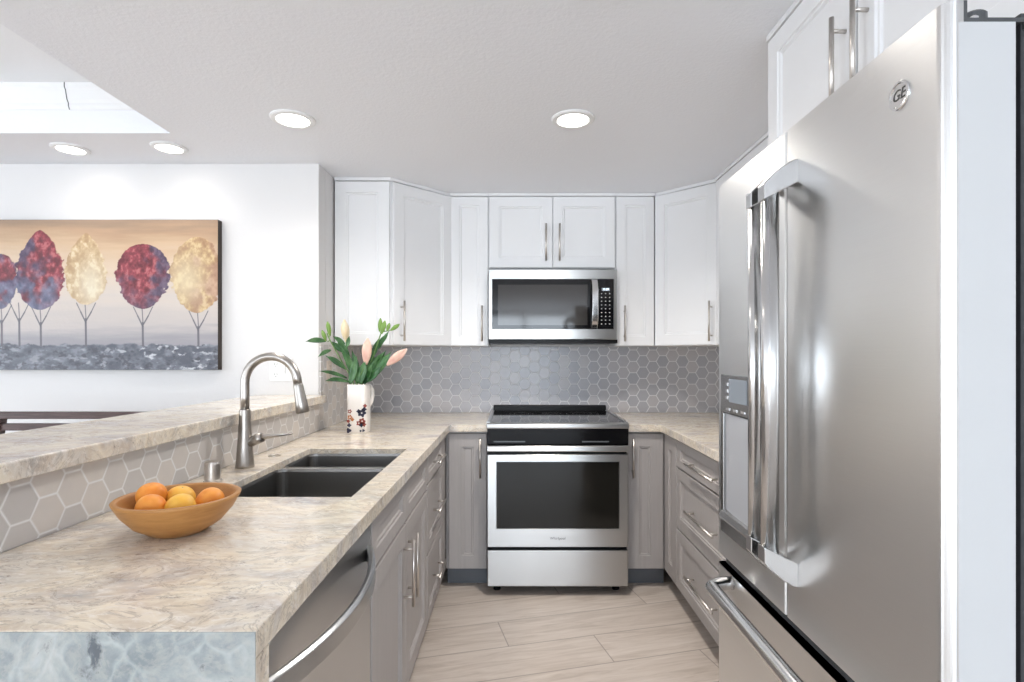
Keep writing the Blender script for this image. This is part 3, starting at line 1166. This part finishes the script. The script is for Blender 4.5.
handle_parts(nd, 1.050-1.08, 1.080-1.08, -1)
handle_parts(fd, 1.110-1.08, 1.135-1.08, 1)
# freezer handle: round bar with curved end brackets
bm = bmesh.new()
hz = .728
path = []
ya, yb = .735-1.08, 1.345-1.08
for k in range(9):
    a = PI/2*k/8
    path.append((-.004-.060*math.sin(a)+.002, yb+.022-.034*(1-math.cos(a)) + 0.0, hz))
back = [(x, ya-(y-yb), z) for x, y, z in path][::-1]
path = path + back
tube(bm, path, .0165, 16)
mesh_obj('handle', bm, MAT['handle_steel'], fz, smooth=True)
# emblem
bm = bmesh.new()
prof_ = [(.0005, .0), (.0195, .0), (.0205, .0015), (.0195, .003), (.0168, .0032), (.0158, .002), (.0005, .002)]
rings = [[(-z, rr*math.cos(2*PI*k/32), rr*math.sin(2*PI*k/32)) for k in range(32)] for rr, z in prof_]
loft(bm, rings)
em = mesh_obj('emblem', bm, MAT['chrome'], nd, loc=(0, .773-1.08, 1.668), smooth=False)
text_mesh('emblem_monogram', 'GE', .021, MAT['logo'], em, (-.0022, 0, 0), (PI/2, 0, -PI/2), .0004, shear=.25)

# dispenser on the far door : local y from .12 to .35
dy0, dy1 = 1.175-1.08, 1.432-1.08
bm = bmesh.new()
# bezel ring around the recess
slab(bm, [dy0, dy0+.018, dy1-.018, dy1], [.840, .878, 1.150, 1.250], lambda a, b: not (dy0+.018 < a < dy1-.018 and .878 < b < 1.150), .0, .006)
for v in bm.verts:
    v.co = Vector((-v.co.z-.0003, v.co.x, v.co.y))
bz = mesh_obj('dispenser_bezel', bm, MAT['bezel'], fd, bevel=.003)
BX('dispenser_screen', -.0076, -.0064, 1.268-1.08, 1.372-1.08, 1.182, 1.240, MAT['grime'], bz)
for k in range(4):
    yy = 1.235+k*.045-1.08
    BX('dispenser_button', -.0082, -.0061, yy, yy+.020, 1.160, 1.166, MAT['chrome'], bz)
for k in range(3):
    BX('dispenser_button', -.0082, -.0061, 1.382-1.08, 1.392-1.08, 1.188+k*.017, 1.196+k*.017, MAT['chrome'], bz)
bm = bmesh.new()
# paddle-backed niche: bowed bright steel back panel and drip tray ledge
rings = []
for k in range(13):
    u = k/12
    y = dy0+.0185+(dy1-dy0-.037)*u
    x = -.0004-.004*math.sin(PI*u)
    rings.append([(x, y, .900), (x, y, 1.149), (.0, y, 1.149), (.0, y, .900)])
loft(bm, rings)
mesh_obj('dispenser_niche', bm, MAT['niche'], fd)
bm = bmesh.new()
prism(bm, [(-.0005, .8785), (-.016, .880), (-.018, .886), (-.012, .898), (-.0005, .902)], dy0+.0185, dy1-.0185, 'y')
mesh_obj('drip_tray', bm, MAT['bezel'], fd)

# ================================================================== CEILING LIGHTS


def downlight(x, y, rr, label, power=9.0, first=[None]):
    r = thing('recessed_downlight', label, 'ceiling light', (x, y, CE), 0, 'recessed downlights')
    bm = bmesh.new()
    lathe(bm, [(rr, 0), (rr, -.004), (rr*.93, -.008), (rr*.74, -.009), (rr*.70, -.003), (rr*.70, -.0005)], n=40, cap0=True, cap1=False)
    mesh_obj('trim_ring', bm, MAT['trimw'], r, smooth=False)
    bm = bmesh.new()
    lathe(bm, [(rr*.695, -.0008), (rr*.695, -.0045), (rr*.2, -.0050), (.001, -.0050)], n=32)
    mesh_obj('diffuser', bm, MAT['lamp'], r)
    ld = bpy.data.lights.new('lamp_light', 'SPOT')
    ld.energy = power
    ld.color = (1.0, .95, .89)
    ld.spot_size = math.radians(150)
    ld.spot_blend = 0.9
    ld.shadow_soft_size = .08
    lo = bpy.data.objects.new('lamp_light', ld)
    link(lo, r)
    lo.location = (0, 0, -.02)
    return r


downlight(.242, 2.273, .090, 'recessed ceiling downlight in front of the microwave cabinets', 50)
downlight(-.926, 2.273, .090, 'recessed ceiling downlight over the sink and faucet', 15)
downlight(-1.64, 2.585, .078, 'recessed downlight above the painting wall, nearer the kitchen corner', 2.2)
downlight(-2.12, 2.600, .078, 'recessed downlight above the painting wall, farther left over the trees', 2.2)
downlight(.242, 1.38, .090, 'recessed ceiling downlight nearer the camera, between sink run and refrigerator', 3)
downlight(-.926, 1.38, .090, 'unseen ceiling downlight added above the fruit bowl on the peninsula', 4)  # out of view, added for softer light in the kitchen

# ================================================================== OUTLETS


def outlet(label, loc, rz, w, h, gangs, mat):
    r = thing('wall_outlet', label, 'outlet', loc, rz)
    BX('cover_plate', -w/2, w/2, -.006, -.0003, -h/2, h/2, mat, r, bevel=.002)
    bm = bmesh.new()
    for g in gangs:
        if g[1] == 'o':
            for dz in (-.026, .026):
                prism(bm, [(g[0]-.016, dz-.012), (g[0]-.012, dz-.016), (g[0]+.012, dz-.016), (g[0]+.016, dz-.012), (g[0]+.016, dz+.012), (g[0]+.012, dz+.016), (g[0]-.012, dz+.016), (g[0]-.016, dz+.012)], -.0078, -.0062, 'y')
        else:
            box(bm, g[0]-.016, g[0]+.016, -.009, -.0062, -.033, .033)
    mesh_obj('faceplate_insert', bm, mat, r)
    for g in gangs:
        if g[1] == 'o':
            for dz in (-.026, .026):
                bm = bmesh.new()
                for dx in (-.006, .006):
                    box(bm, g[0]+dx-.001, g[0]+dx+.001, -.0084, -.0079, dz-.002, dz+.007)
                box(bm, g[0]-.002, g[0]+.002, -.0084, -.0079, dz-.010, dz-.006)
                mesh_obj('socket_slots', bm, MAT['slot'], r)
        else:
            BX('switch_line', g[0]-.001, g[0]+.001, -.0096, -.0091, -.02, .02, MAT['slot'], r)


outlet('white double outlet and switch plate on the wall seen through the faucet arch', (-1.201, YP, 1.225), 0, .116, .118, [(-.024, 'o'), (.024, 's')], MAT['plastic'])
outlet('beige outlet plate on the tiled return wall behind the lily leaves', (-1.0, 2.925, 1.212), R90, .07, .115, [(0, 'o')], MAT['almond'])

# ================================================================== PAINTING (canvas with five-plus round trees)
PW0, PW1, PZ0, PZ1 = -2.99, -1.506, 1.2255, 1.985
YC = 2.762
NXP, NZP = 700, 360
xs = np.linspace(PW0, PW1, NXP)
zs_ = np.linspace(PZ0, PZ1, NZP)
GX, GZ = np.meshgrid(xs, zs_)
# picture coordinates used while composing: u grows right, v grows down
PU = 515 + GX*545/2.762
PV = 355 - (GZ-1.30)*545/2.762
rng = np.random.RandomState(7)


def vnoise(u, v, s, seed=0, octv=4):
    out = np.zeros_like(u)
    amp, tot = 1.0, 0
    for o in range(octv):
        rg = np.random.RandomState(seed*17+o)
        g = rg.rand(256, 256)
        a, b = u/s+500, v/s+500
        i, j = np.floor(a).astype(int), np.floor(b).astype(int)
        fa, fb = a-i, b-j
        fa = fa*fa*(3-2*fa)
        fb = fb*fb*(3-2*fb)
        i0, j0, i1, j1 = i % 256, j % 256, (i+1) % 256, (j+1) % 256
        val = (g[i0, j0]*(1-fa)+g[i1, j0]*fa)*(1-fb)+(g[i0, j1]*(1-fa)+g[i1, j1]*fa)*fb
        out += amp*val
        tot += amp
        amp *= .55
        s /= 2.05
    return out/tot


def col3(*c):
    return np.array(c, float)


def lerp(a, b, f):
    f = np.clip(f, 0, 1)[..., None]
    return a*(1-f)+b*f


IMG = np.zeros(PU.shape+(3,))
tv = (PV-220)/150
streak = vnoise(PU*.25, PV*2.5, 14, 1)
tvs = tv+(streak-.5)*.14
stops = [(0, (176, 140, 108)), (.07, (205, 158, 116)), (.16, (228, 184, 138)), (.34, (238, 208, 176)), (.52, (226, 208, 194)), (.70, (208, 196, 190)), (.80, (168, 162, 168)), (1.1, (140, 142, 152))]
for (a, ca), (b, cb) in zip(stops[:-1], stops[1:]):
    m = (tvs >= a) & (tvs <= b)
    f = (tvs-a)/(b-a)
    IMG[m] = lerp(col3(*ca), col3(*cb), f)[m]
IMG[tvs < 0] = stops[0][1]
# brighter glow in the middle, darker toward the right corner
IMG = lerp(IMG, IMG*0+col3(196, 152, 112), np.clip((PU-196)/60, 0, .5)*(tv < .35))
relief = (streak-.5)*.3
# ground
gn = vnoise(PU, PV*1.6, 7, 3)
edge = 344+ (vnoise(PU, PV*0, 8, 4)-.5)*5
gm = np.clip((PV-edge)/1.5, 0, 1)
gcol = lerp(col3(92, 96, 110), col3(136, 140, 152), (gn-.35)*2.5)
hi = np.clip((vnoise(PU*.6+PV*.5, PV*1.3-PU*.3, 5, 5)-.60)*9, 0, 1)
hi *= np.clip(.35+.65*np.exp(-((PU-150)/40)**2)+.5*np.exp(-((PU-195)/18)**2), 0, 1)
gcol = lerp(gcol, col3(214, 216, 222)+gcol*0, hi)
dk = np.clip((vnoise(PU, PV*1.5, 6, 6)-.60)*8, 0, .7)
gcol = lerp(gcol, col3(74, 74, 84)+gcol*0, dk)
IMG = lerp(IMG, gcol, gm)
relief += gm*(gn+hi*.6)


def trunk(cx, ybase, ytop, spread):
    global IMG, relief
    def seg(x0, y0, x1, y1, wd, c=(104, 100, 110)):
        global IMG, relief
        dx, dy = x1-x0, y1-y0
        t = np.clip(((PU-x0)*dx+(PV-y0)*dy)/(dx*dx+dy*dy), 0, 1)
        d = np.hypot(PU-x0-t*dx, PV-y0-t*dy)
        m = np.clip((wd-d)/.5, 0, 1)
        IMG = lerp(IMG, IMG*0+col3(*c), m*.9)
        relief = relief+m*.3
    seg(cx, ybase, cx-.3, ytop+14, 1.25)
    seg(cx, ytop+18, cx-spread*.55, ytop+7, .9)
    seg(cx-spread*.55, ytop+7, cx-spread, ytop-2, .7)
    seg(cx, ytop+16, cx+spread*.55, ytop+7, .9)
    seg(cx+spread*.55, ytop+7, cx+spread, ytop-2, .7)
    seg(cx, ytop+14, cx-1, ytop-2, .7)


def crown_(cx, y0, y1, hw, peak, cols, seed, sidecol=None, sidedir=1, lowcol=None, glow=None):
    """cols: three shades; peak >1 narrows the top"""
    global IMG, relief
    v = (PV-y0)/(y1-y0)
    vc = np.clip(v, 0.0001, .9999)
    prof = np.sin(PI*vc**peak)**.5
    nz = vnoise(PU, PV, 4.0, seed, 3)
    wdt = hw*prof*(1+(nz-.5)*.34)
    m = np.clip((wdt-np.abs(PU-cx))/.9, 0, 1)*(v > 0)*(v < 1)
    tex = vnoise(PU*1.1, PV*.9, 4.5, seed+30, 4)
    c = lerp(col3(*cols[0]), col3(*cols[1]), (tex-.32)*3.2)
    c = lerp(c, col3(*cols[2])+c*0, np.clip((tex-.58)*6, 0, .8))
    big = vnoise(PU, PV, 13, seed+60, 3)
    if sidecol is not None:
        f = np.clip(((PU-cx)/hw*sidedir)*1.1+(big-.5)*3.2+.05, 0, .85)
        c = lerp(c, col3(*sidecol)+(tex[..., None]-.5)*70, f)
    if lowcol is not None:
        f = np.clip((v-.62)*2.2+(big-.5)*2.0, 0, .8)
        c = lerp(c, col3(*lowcol)+(tex[..., None]-.5)*60, f)
    if glow is not None:
        g = np.exp(-(((PU-glow[0])/hw/.75)**2+((PV-glow[1])/26.)**2))
        c = lerp(c, col3(*glow[2])+c*0, g*.75)
    IMG = lerp(IMG, c, m)
    relief = relief*(1-m)+m*(.4+tex*1.7)


# left to right: (the first ones run beyond the left end of the photograph)
red = [(120, 36, 48), (186, 60, 72), (220, 108, 108)]
gold = [(198, 150, 96), (230, 190, 132), (244, 222, 176)]
for args in [(-95, 262, 304, 18, 303), (-48, 268, 309, 15, 306), (18.5, 266, 306, 9, 306), (2, 262, 306, 9, 308), (41, 345, 308, 10, 310), (86, 344, 305, 10, 306), (143, 345, 308, 11, 310), (198.5, 345, 312, 9, 314)]:
    cx = args[0]
    if cx == 18.5:
        cx = 19.5
    trunk(cx, 345.5, args[4]-1, 9.5)
crown_(-95, 240, 306, 26, .92, gold, 41)
crown_(-48, 250, 308, 24, .90, red, 42, (92, 92, 130), 1)
crown_(1, 254, 309, 17, .90, red, 43, (98, 96, 136), 1, (120, 128, 156))
crown_(40, 230, 310, 25, 1.28, red, 44, (84, 76, 112), -1, (108, 116, 150))
crown_(86, 233, 305, 21, 1.3, gold, 45, glow=(91, 285, (250, 236, 204)))
crown_(143, 244, 309, 27, .88, red, 46, (84, 72, 104), 1, (108, 88, 116))
crown_(197, 237, 313, 27, .95, [(184, 130, 84), (222, 176, 112), (240, 208, 144)], 47, (196, 140, 108), 1, glow=(186, 280, (248, 226, 176)))
relief += (vnoise(PU, PV, 2.2, 90, 2)-.5)*.5
IMG = np.clip(IMG, 0, 255)/255.0
IMG = np.clip(IMG*.72+IMG.mean(-1, keepdims=True)*.24+.03, 0, 1)*.95
LIN = np.where(IMG <= .04045, IMG/12.92, ((IMG+.055)/1.055)**2.4)

pr = thing('painting', 'wide canvas painting of round red and gold trees above grey ground', 'painting', ((PW0+PW1)/2, YP, (PZ0+PZ1)/2))
me = bpy.data.meshes.new('painted_canvas')
co = np.stack([GX-(PW0+PW1)/2, (YC-YP)-relief*.0011, GZ-(PZ0+PZ1)/2], -1).reshape(-1, 3)
ii = np.arange(NXP*NZP).reshape(NZP, NXP)
fc = np.stack([ii[:-1, :-1], ii[:-1, 1:], ii[1:, 1:], ii[1:, :-1]], -1).reshape(-1, 4)
me.vertices.add(len(co))
me.vertices.foreach_set('co', co.ravel())
me.loops.add(fc.size)
me.loops.foreach_set('vertex_index', fc.ravel())
me.polygons.add(len(fc))
me.polygons.foreach_set('loop_start', np.arange(0, fc.size, 4))
me.update(calc_edges=True)
ca = me.color_attributes.new('paint', 'FLOAT_COLOR', 'POINT')
ca.data.foreach_set('color', np.concatenate([LIN.reshape(-1, 3), np.ones((NXP*NZP, 1))], 1).ravel())
me.polygons.foreach_set('use_smooth', np.ones(len(fc), bool))
t = NT('acrylic_on_canvas')
at = t.n('ShaderNodeAttribute', attribute_name='paint')
t.set(at.outputs['Color'], 0.42, 0, 0.4)
me.materials.append(t.m)
link(bpy.data.objects.new('painted_canvas', me), pr)
hw, hh = (PW1-PW0)/2, (PZ1-PZ0)/2
cf = BX('canvas_edge', -hw-.001, hw+.001, -.0375, -.001, -hh-.001, hh+.001, plain('dark_canvas_edge', srgb(52, 42, 36), 0.6), pr)
cf['label'] = 'dark brown wrapped edge'

# ================================================================== BENCH BEHIND THE BAR
r = thing('dining_bench', 'dark wooden seat back with slats rising behind the bar ledge', 'bench', (-1.82, 2.27, 0))


def post(name, p0, p1, w, d):
    bm = bmesh.new()
    rings = []
    for p in (p0, p1):
        rings.append([(p[0]-w/2, p[1]-d/2, p[2]), (p[0]+w/2, p[1]-d/2, p[2]), (p[0]+w/2, p[1]+d/2, p[2]), (p[0]-w/2, p[1]+d/2, p[2])])
    loft(bm, rings)
    return mesh_obj(name, bm, MAT['darkwood'], r, bevel=.003)


for s in (-1, 1):
    post('rear_leg', (s*.49, .0, 0), (s*.345, .02, 1.032), .036, .035)
    post('front_leg', (s*.42, .40, 0), (s*.38, .38, .425), .036, .035)
BX('top_rail', -.385-.30, .43, .003, .035, 1.0325, 1.062, MAT['darkwood'], r, bevel=.004)
for z in (.997, .89, .77):
    BX('back_slat', -.35, .35, .010, .030, z-.014, z+.016, MAT['darkwood'], r, bevel=.003)
BX('seat', -.43, .43, -.01, .43, .4255, .455, MAT['darkwood'], r, bevel=.006)

# ================================================================== WOODEN BOWL AND FRUIT
bx_, by_ = -.734, 1.190
bm = bmesh.new()
prof = [(.001, 0), (.048, 0), (.056, .003), (.085, .022), (.107, .048), (.121, .073), (.1225, .077), (.120, .079), (.113, .079), (.110, .075), (.098, .050), (.078, .028), (.052, .013), (.03, .009), (.001, .008)]
lathe(bm, prof, n=56, cap0=True, cap1=True)
tag(mesh_obj('wooden_bowl', bm, MAT['bowl'], loc=(bx_, by_, .9152), smooth=True), 'round turned wooden bowl holding oranges on the near counter', 'bowl')


def fruit(x, y, z, rr, mat, label, seed, sq=.92):
    bm = bmesh.new()
    bmesh.ops.create_icosphere(bm, subdivisions=4, radius=rr)
    rg = random.Random(seed)
    ph = [rg.uniform(0, 6) for _ in range(3)]
    for v in bm.verts:
        n = v.co.normalized()
        k = 1+.018*math.sin(3*n.x+ph[0])*math.cos(3*n.y+ph[1])
        d = math.exp(-((n.x**2+n.y**2)/.05)) if n.z > 0 else math.exp(-((n.x**2+n.y**2)/.02))*.5
        k -= .07*d
        v.co = n*rr*k
        v.co.z *= sq
    o = mesh_obj('orange', bm, [mat], loc=(x, y, z), rot=(rg.uniform(-.7, .7), rg.uniform(-.7, .7), rg.uniform(0, 6)), smooth=True)
    bm = bmesh.new()
    lathe(bm, [(.0032, rr*.85*sq), (.0034, rr*.905*sq), (.002, rr*.92*sq), (.0004, rr*.92*sq)], n=10)
    mesh_obj('stem_button', bm, MAT['stem'], o, smooth=True)
    tag(o, label, 'orange', 'oranges in the wooden bowl')


fruit(-.804, 1.205, .9900, .0300, MAT['orange'], 'deep orange fruit standing highest, at the back left of the bowl', 1)
fruit(-.766, 1.146, .9780, .0293, MAT['orange'], 'deep orange fruit at the front left of the bowl', 2)
fruit(-.761, 1.240, .9745, .0300, MAT['yellow'], 'yellow orange fruit at the back centre of the bowl', 3)
fruit(-.711, 1.158, .9760, .0298, MAT['yellow'], 'yellow orange fruit at the front centre of the bowl', 4)
fruit(-.682, 1.219, .9740, .0300, MAT['orange'], 'orange fruit alone at the right side of the bowl', 5)

# ================================================================== JUG AND LILIES
jx, jy = -.780, 2.725
jr = thing('ceramic_jug', 'square white ceramic jug with painted flowers holding the lilies', 'jug', (jx, jy, .9152))


def sq(hw, z, p=5.0, n=40):
    out = []
    for k in range(n):
        a = 2*PI*k/n
        c, s = math.cos(a), math.sin(a)
        out.append((hw*abs(c)**(2/p)*(1 if c >= 0 else -1), hw*abs(s)**(2/p)*(1 if s >= 0 else -1), z))
    return out


bm = bmesh.new()
loft(bm, [sq(.047, 0), sq(.0495, .004), sq(.050, .05), sq(.050, .15), sq(.051, .235), sq(.0505, .239), sq(.048, .239), sq(.047, .235), sq(.047, .01)])
mesh_obj('body', bm, MAT['jug'], jr, smooth=True)
bm = bmesh.new()
pts = [(.050, 0, .222), (.066, 0, .224), (.078, 0, .205), (.079, 0, .175), (.071, 0, .145), (.052, 0, .122)]
tube(bm, pts, [.008, .008, .0075, .0075, .0075, .008], 12, flat=[1.4]*6)
mesh_obj('handle', bm, MAT['jug'], jr, smooth=True, rot=(0, 0, math.radians(48)))
bm = bmesh.new()


def disc(cx, cz, rr, mi, petals=0, y=-.0502):
    rings = []
    n = 30
    pr_ = []
    for k in range(n):
        a = 2*PI*k/n
        q = rr*(1+(.22*math.cos(petals*a) if petals else 0))
        pr_.append((cx+q*math.cos(a), cz+q*math.sin(a)))
    vs = [bm.verts.new((a, y-.0006, b)) for a, b in pr_]
    f = bm.faces.new(vs)
    f.material_index = mi
    vb = [bm.verts.new((a, y+.002, b)) for a, b in pr_]
    for i in range(n):
        g = bm.faces.new((vs[i], vs[(i+1) % n], vb[(i+1) % n], vb[i]))
        g.material_index = mi


for (a, b, rr, mi, pt) in [(-.031, .108, .009, 1, 5), (-.030, .080, .010, 2, 5), (-.018, .068, .008, 2, 5), (-.038, .060, .008, 1, 5), (-.034, .040, .009, 0, 4), (-.036, .014, .011, 0, 3),
                           (.028, .100, .018, 0, 5), (.040, .118, .010, 0, 4), (.012, .108, .009, 0, 4), (.030, .060, .014, 1, 5), (.014, .050, .012, 1, 5), (.038, .044, .010, 1, 5), (.026, .040, .009, 0, 4), (.036, .014, .006, 0, 3), (.022, .012, .005, 0, 3), (.044, .135, .008, 1, 4)]:
    disc(a, b, rr, mi, pt)
for (a, b) in [(-.030, .080), (.028, .100), (.014, .050), (.030, .060), (-.031, .108)]:
    disc(a, b, .0035, 3, 0, y=-.0510)
mesh_obj('painted_flowers', bm, [MAT['ink_navy'], MAT['ink_red'], MAT['ink_ochre'], MAT['jug']], jr)


def WP(px, py, dy=0.0):
    return Vector(((px-515)*(jy+dy)/545, jy+dy, 1.30-(py-355)*(jy+dy)/545))


JB = Vector((jx, jy, .935))


def leaf(parent, a, b, wid, bend=(0, 0, 0), tw=0.0):
    """blade from a to b"""
    bm = bmesh.new()
    n = 10
    a, b = Vector(a), Vector(b)
    d = (b-a)
    side = d.cross(Vector((0, -1, 0)))
    side = side.normalized() if side.length > 1e-6 else Vector((1, 0, 0))
    nrm = side.cross(d).normalized()
    side = (side*math.cos(tw)+nrm*math.sin(tw)).normalized()
    nn = side.cross(d).normalized()
    rows = []
    for k in range(n+1):
        u = k/n
        c = a+d*u+Vector(bend)*math.sin(PI*u)
        w_ = 1.3*wid*(math.sin(PI*min(1, u*.92+.06))**.8)*(1-u**6)+.0004
        rows.append([c-side*w_, c-side*w_*.5+nn*w_*.22*-1, c+nn*w_*-.30, c+side*w_*.5+nn*w_*.22*-1, c+side*w_])
    # two skins for thickness
    vr = [[bm.verts.new(p) for p in rr] for rr in rows]
    vb = [[bm.verts.new(p+nn*.0008) for p in rr] for rr in rows]
    for A, sgn in ((vr, 1), (vb, -1)):
        for i in range(n):
            for j in range(4):
                q = (A[i][j], A[i][j+1], A[i+1][j+1], A[i+1][j])
                bm.faces.new(q if sgn > 0 else q[::-1])
    for i in range(n):
        bm.faces.new((vr[i][0], vr[i+1][0], vb[i+1][0], vb[i][0]))
        bm.faces.new((vr[i][4], vb[i][4], vb[i+1][4], vr[i+1][4]))
    for e_ in (0, n):
        for j in range(4):
            bm.faces.new((vr[e_][j], vr[e_][j+1], vb[e_][j+1], vb[e_][j]))
    return mesh_obj('leaf', bm, MAT['leaf'], parent, smooth=True)


def bud(parent, name, a, b, rr, mat, open_=0.0):
    a, b = Vector(a), Vector(b)
    d = b-a
    L = d.length
    q = d.to_track_quat('Z', 'Y')
    bm = bmesh.new()
    n = 24
    rings = []
    for k in range(13):
        u = k/12
        rad = rr*.97*(.20+.80*math.sin(PI*(.04+.94*u)**1.15)**.85)*(1 if u < .8 else (1-(u-.8)*1.6))
        rad = max(rad, .0008)
        ring = []
        for i in range(n):
            th = 2*PI*i/n
            f = 1+.12*math.cos(3*th)+open_*.45*max(0, u-.6)*math.cos(3*th)
            ring.append(a+q @ Vector((rad*f*math.cos(th+u*.5), rad*f*math.sin(th+u*.5), L*u+open_*.010*u**4*math.cos(3*th))))
        rings.append(ring)
    loft(bm, rings)
    return mesh_obj(name, bm, mat, parent, smooth=True)


def lily(label, path, buds, leaves):
    o_ = thing('lily_stem', label, 'flower', tuple(path[0]), 0, 'lily stems in the jug')
    off = path[0]
    P = [p-off for p in path]
    bm = bmesh.new()
    # smooth the path
    Q = []
    for i in range(len(P)-1):
        for k in range(6):
            u = k/6
            p0, p1, p2, p3 = P[max(i-1, 0)], P[i], P[i+1], P[min(i+2, len(P)-1)]
            Q.append(.5*((2*p1)+(-p0+p2)*u+(2*p0-5*p1+4*p2-p3)*u*u+(-p0+3*p1-3*p2+p3)*u**3))
    Q.append(P[-1])
    tube(bm, [tuple(p) for p in Q], .0032, 8)
    mesh_obj('stem', bm, MAT['stem'], o_, smooth=True)
    for (nm, a, b, rr, mt, op) in buds:
        bud(o_, nm, a-off, b-off, rr, mt, op)
        # little pedicel joining the bud to the stem's nearest point
        tgt = min(Q, key=lambda p: (p-(a-off)).length)
        if (tgt-(a-off)).length > .004:
            bm = bmesh.new()
            mid = (tgt+(a-off))/2+Vector((0, 0, -.006))
            tube(bm, [tuple(tgt), tuple(mid), tuple(a-off+(b-a)*.05)], .0022, 6)
            mesh_obj('pedicel', bm, MAT['stem'], o_, smooth=True)
    for lf in leaves:
        a, b, wd = lf[0], lf[1], lf[2]
        bend = lf[3] if len(lf) > 3 else (0, 0, 0)
        leaf(o_, a-off, b-off, wd, bend, lf[4] if len(lf) > 4 else .3)


G = MAT['bud_green']
def base(dx, dy): return Vector((jx+dx, jy+dy, .928))
def neck(dx, dy): return Vector((jx+dx, jy+dy, 1.150))


lily('lily stem with small green buds leaning far left', [base(.01, .012), neck(-.025, .0), WP(342, 362, .0), WP(330, 340, .0), WP(327, 333, .0)],
     [('bud', WP(330, 336), WP(327.5, 321.5), .0115, G, 0), ('bud', WP(326, 341), WP(322, 330), .0105, G, 0)],
     [(WP(326, 341), WP(305.5, 341.5), .0105, (0, 0, .006)), (WP(331, 350), WP(318, 357), .008, (0, 0, .006)), (WP(346, 369), WP(326, 356), .012, (0, -.01, .008)),
      (WP(347, 378), WP(319, 371), .008, (0, 0, .008)), (WP(350, 382), WP(325, 381), .009, (0, -.02, .012)), (WP(344, 352), WP(330, 341), .012), (WP(345, 344), WP(333, 336), .010)])
lily('lily stem with a tall cream flower bud', [base(.015, -.01), neck(-.01, -.015), WP(352, 365, -.015), WP(347, 348, -.015), WP(346, 341, -.015)],
     [('cream_bud', WP(346, 342, -.015), WP(344.5, 320.5, -.015), .0205, MAT['petal_cream'], .5)],
     [(WP(349, 356, -.02), WP(337, 340, -.02), .015), (WP(352, 368, -.02), WP(341, 346, -.03), .013), (WP(347, 347, -.02), WP(349.5, 336, -.03), .009),
      (WP(353, 374, -.02), WP(346, 352, -.04), .016), (WP(350, 384, -.03), WP(357, 356, -.05), .018)])
lily('lily stem with a pale pink upright bud in the middle', [base(-.01, .0), neck(.0, -.03), WP(362, 372, -.04), WP(366, 364, -.04)],
     [('pink_bud', WP(366, 364.5, -.04), WP(367.5, 339, -.04), .0235, MAT['petal_pink'], .45)],
     [(WP(358, 383, -.04), WP(354, 355, -.03), .017), (WP(360, 384, -.045), WP(365, 360, -.05), .018), (WP(362, 380, -.03), WP(378, 357, -.02), .016), (WP(359, 380, 0), WP(352, 350, .02), .016),
      (WP(363, 378, .01), WP(372, 350, .02), .015)])
lily('lily stem topped with several green buds on the right', [base(-.015, .015), neck(.015, .0), WP(370, 365, .0), WP(377, 345, .0), WP(382, 330, .0)],
     [('bud', WP(379.5, 331.5), WP(380.5, 318), .0105, G, 0), ('bud', WP(381.5, 334), WP(385, 320.5), .0125, G, 0), ('bud', WP(387, 331), WP(389.5, 323), .0095, G, 0), ('bud', WP(390.5, 330.5), WP(399.5, 324), .0105, G, 0)],
     [(WP(372, 358), WP(379, 338), .012), (WP(376, 350), WP(386, 334), .011), (WP(368, 372), WP(384, 352, -.03), .016), (WP(380, 345), WP(389, 331), .008), (WP(374, 362), WP(369, 343, .02), .010)])
lily('lily stem with a blush bud pointing right', [base(.0, -.018), neck(.03, -.01), WP(374, 374, -.02), WP(385, 366, -.03), WP(388, 364, -.03)],
     [('blush_bud', WP(387, 365, -.03), WP(406, 349.5, -.03), .0215, MAT['petal_pink'], .6)],
     [(WP(370, 379, -.03), WP(391, 352, -.03), .019), (WP(366, 382, -.04), WP(382, 366, -.06), .016), (WP(372, 376, 0), WP(386, 350, .02), .013), (WP(364, 384, -.03), WP(372, 364, -.06), .014)])
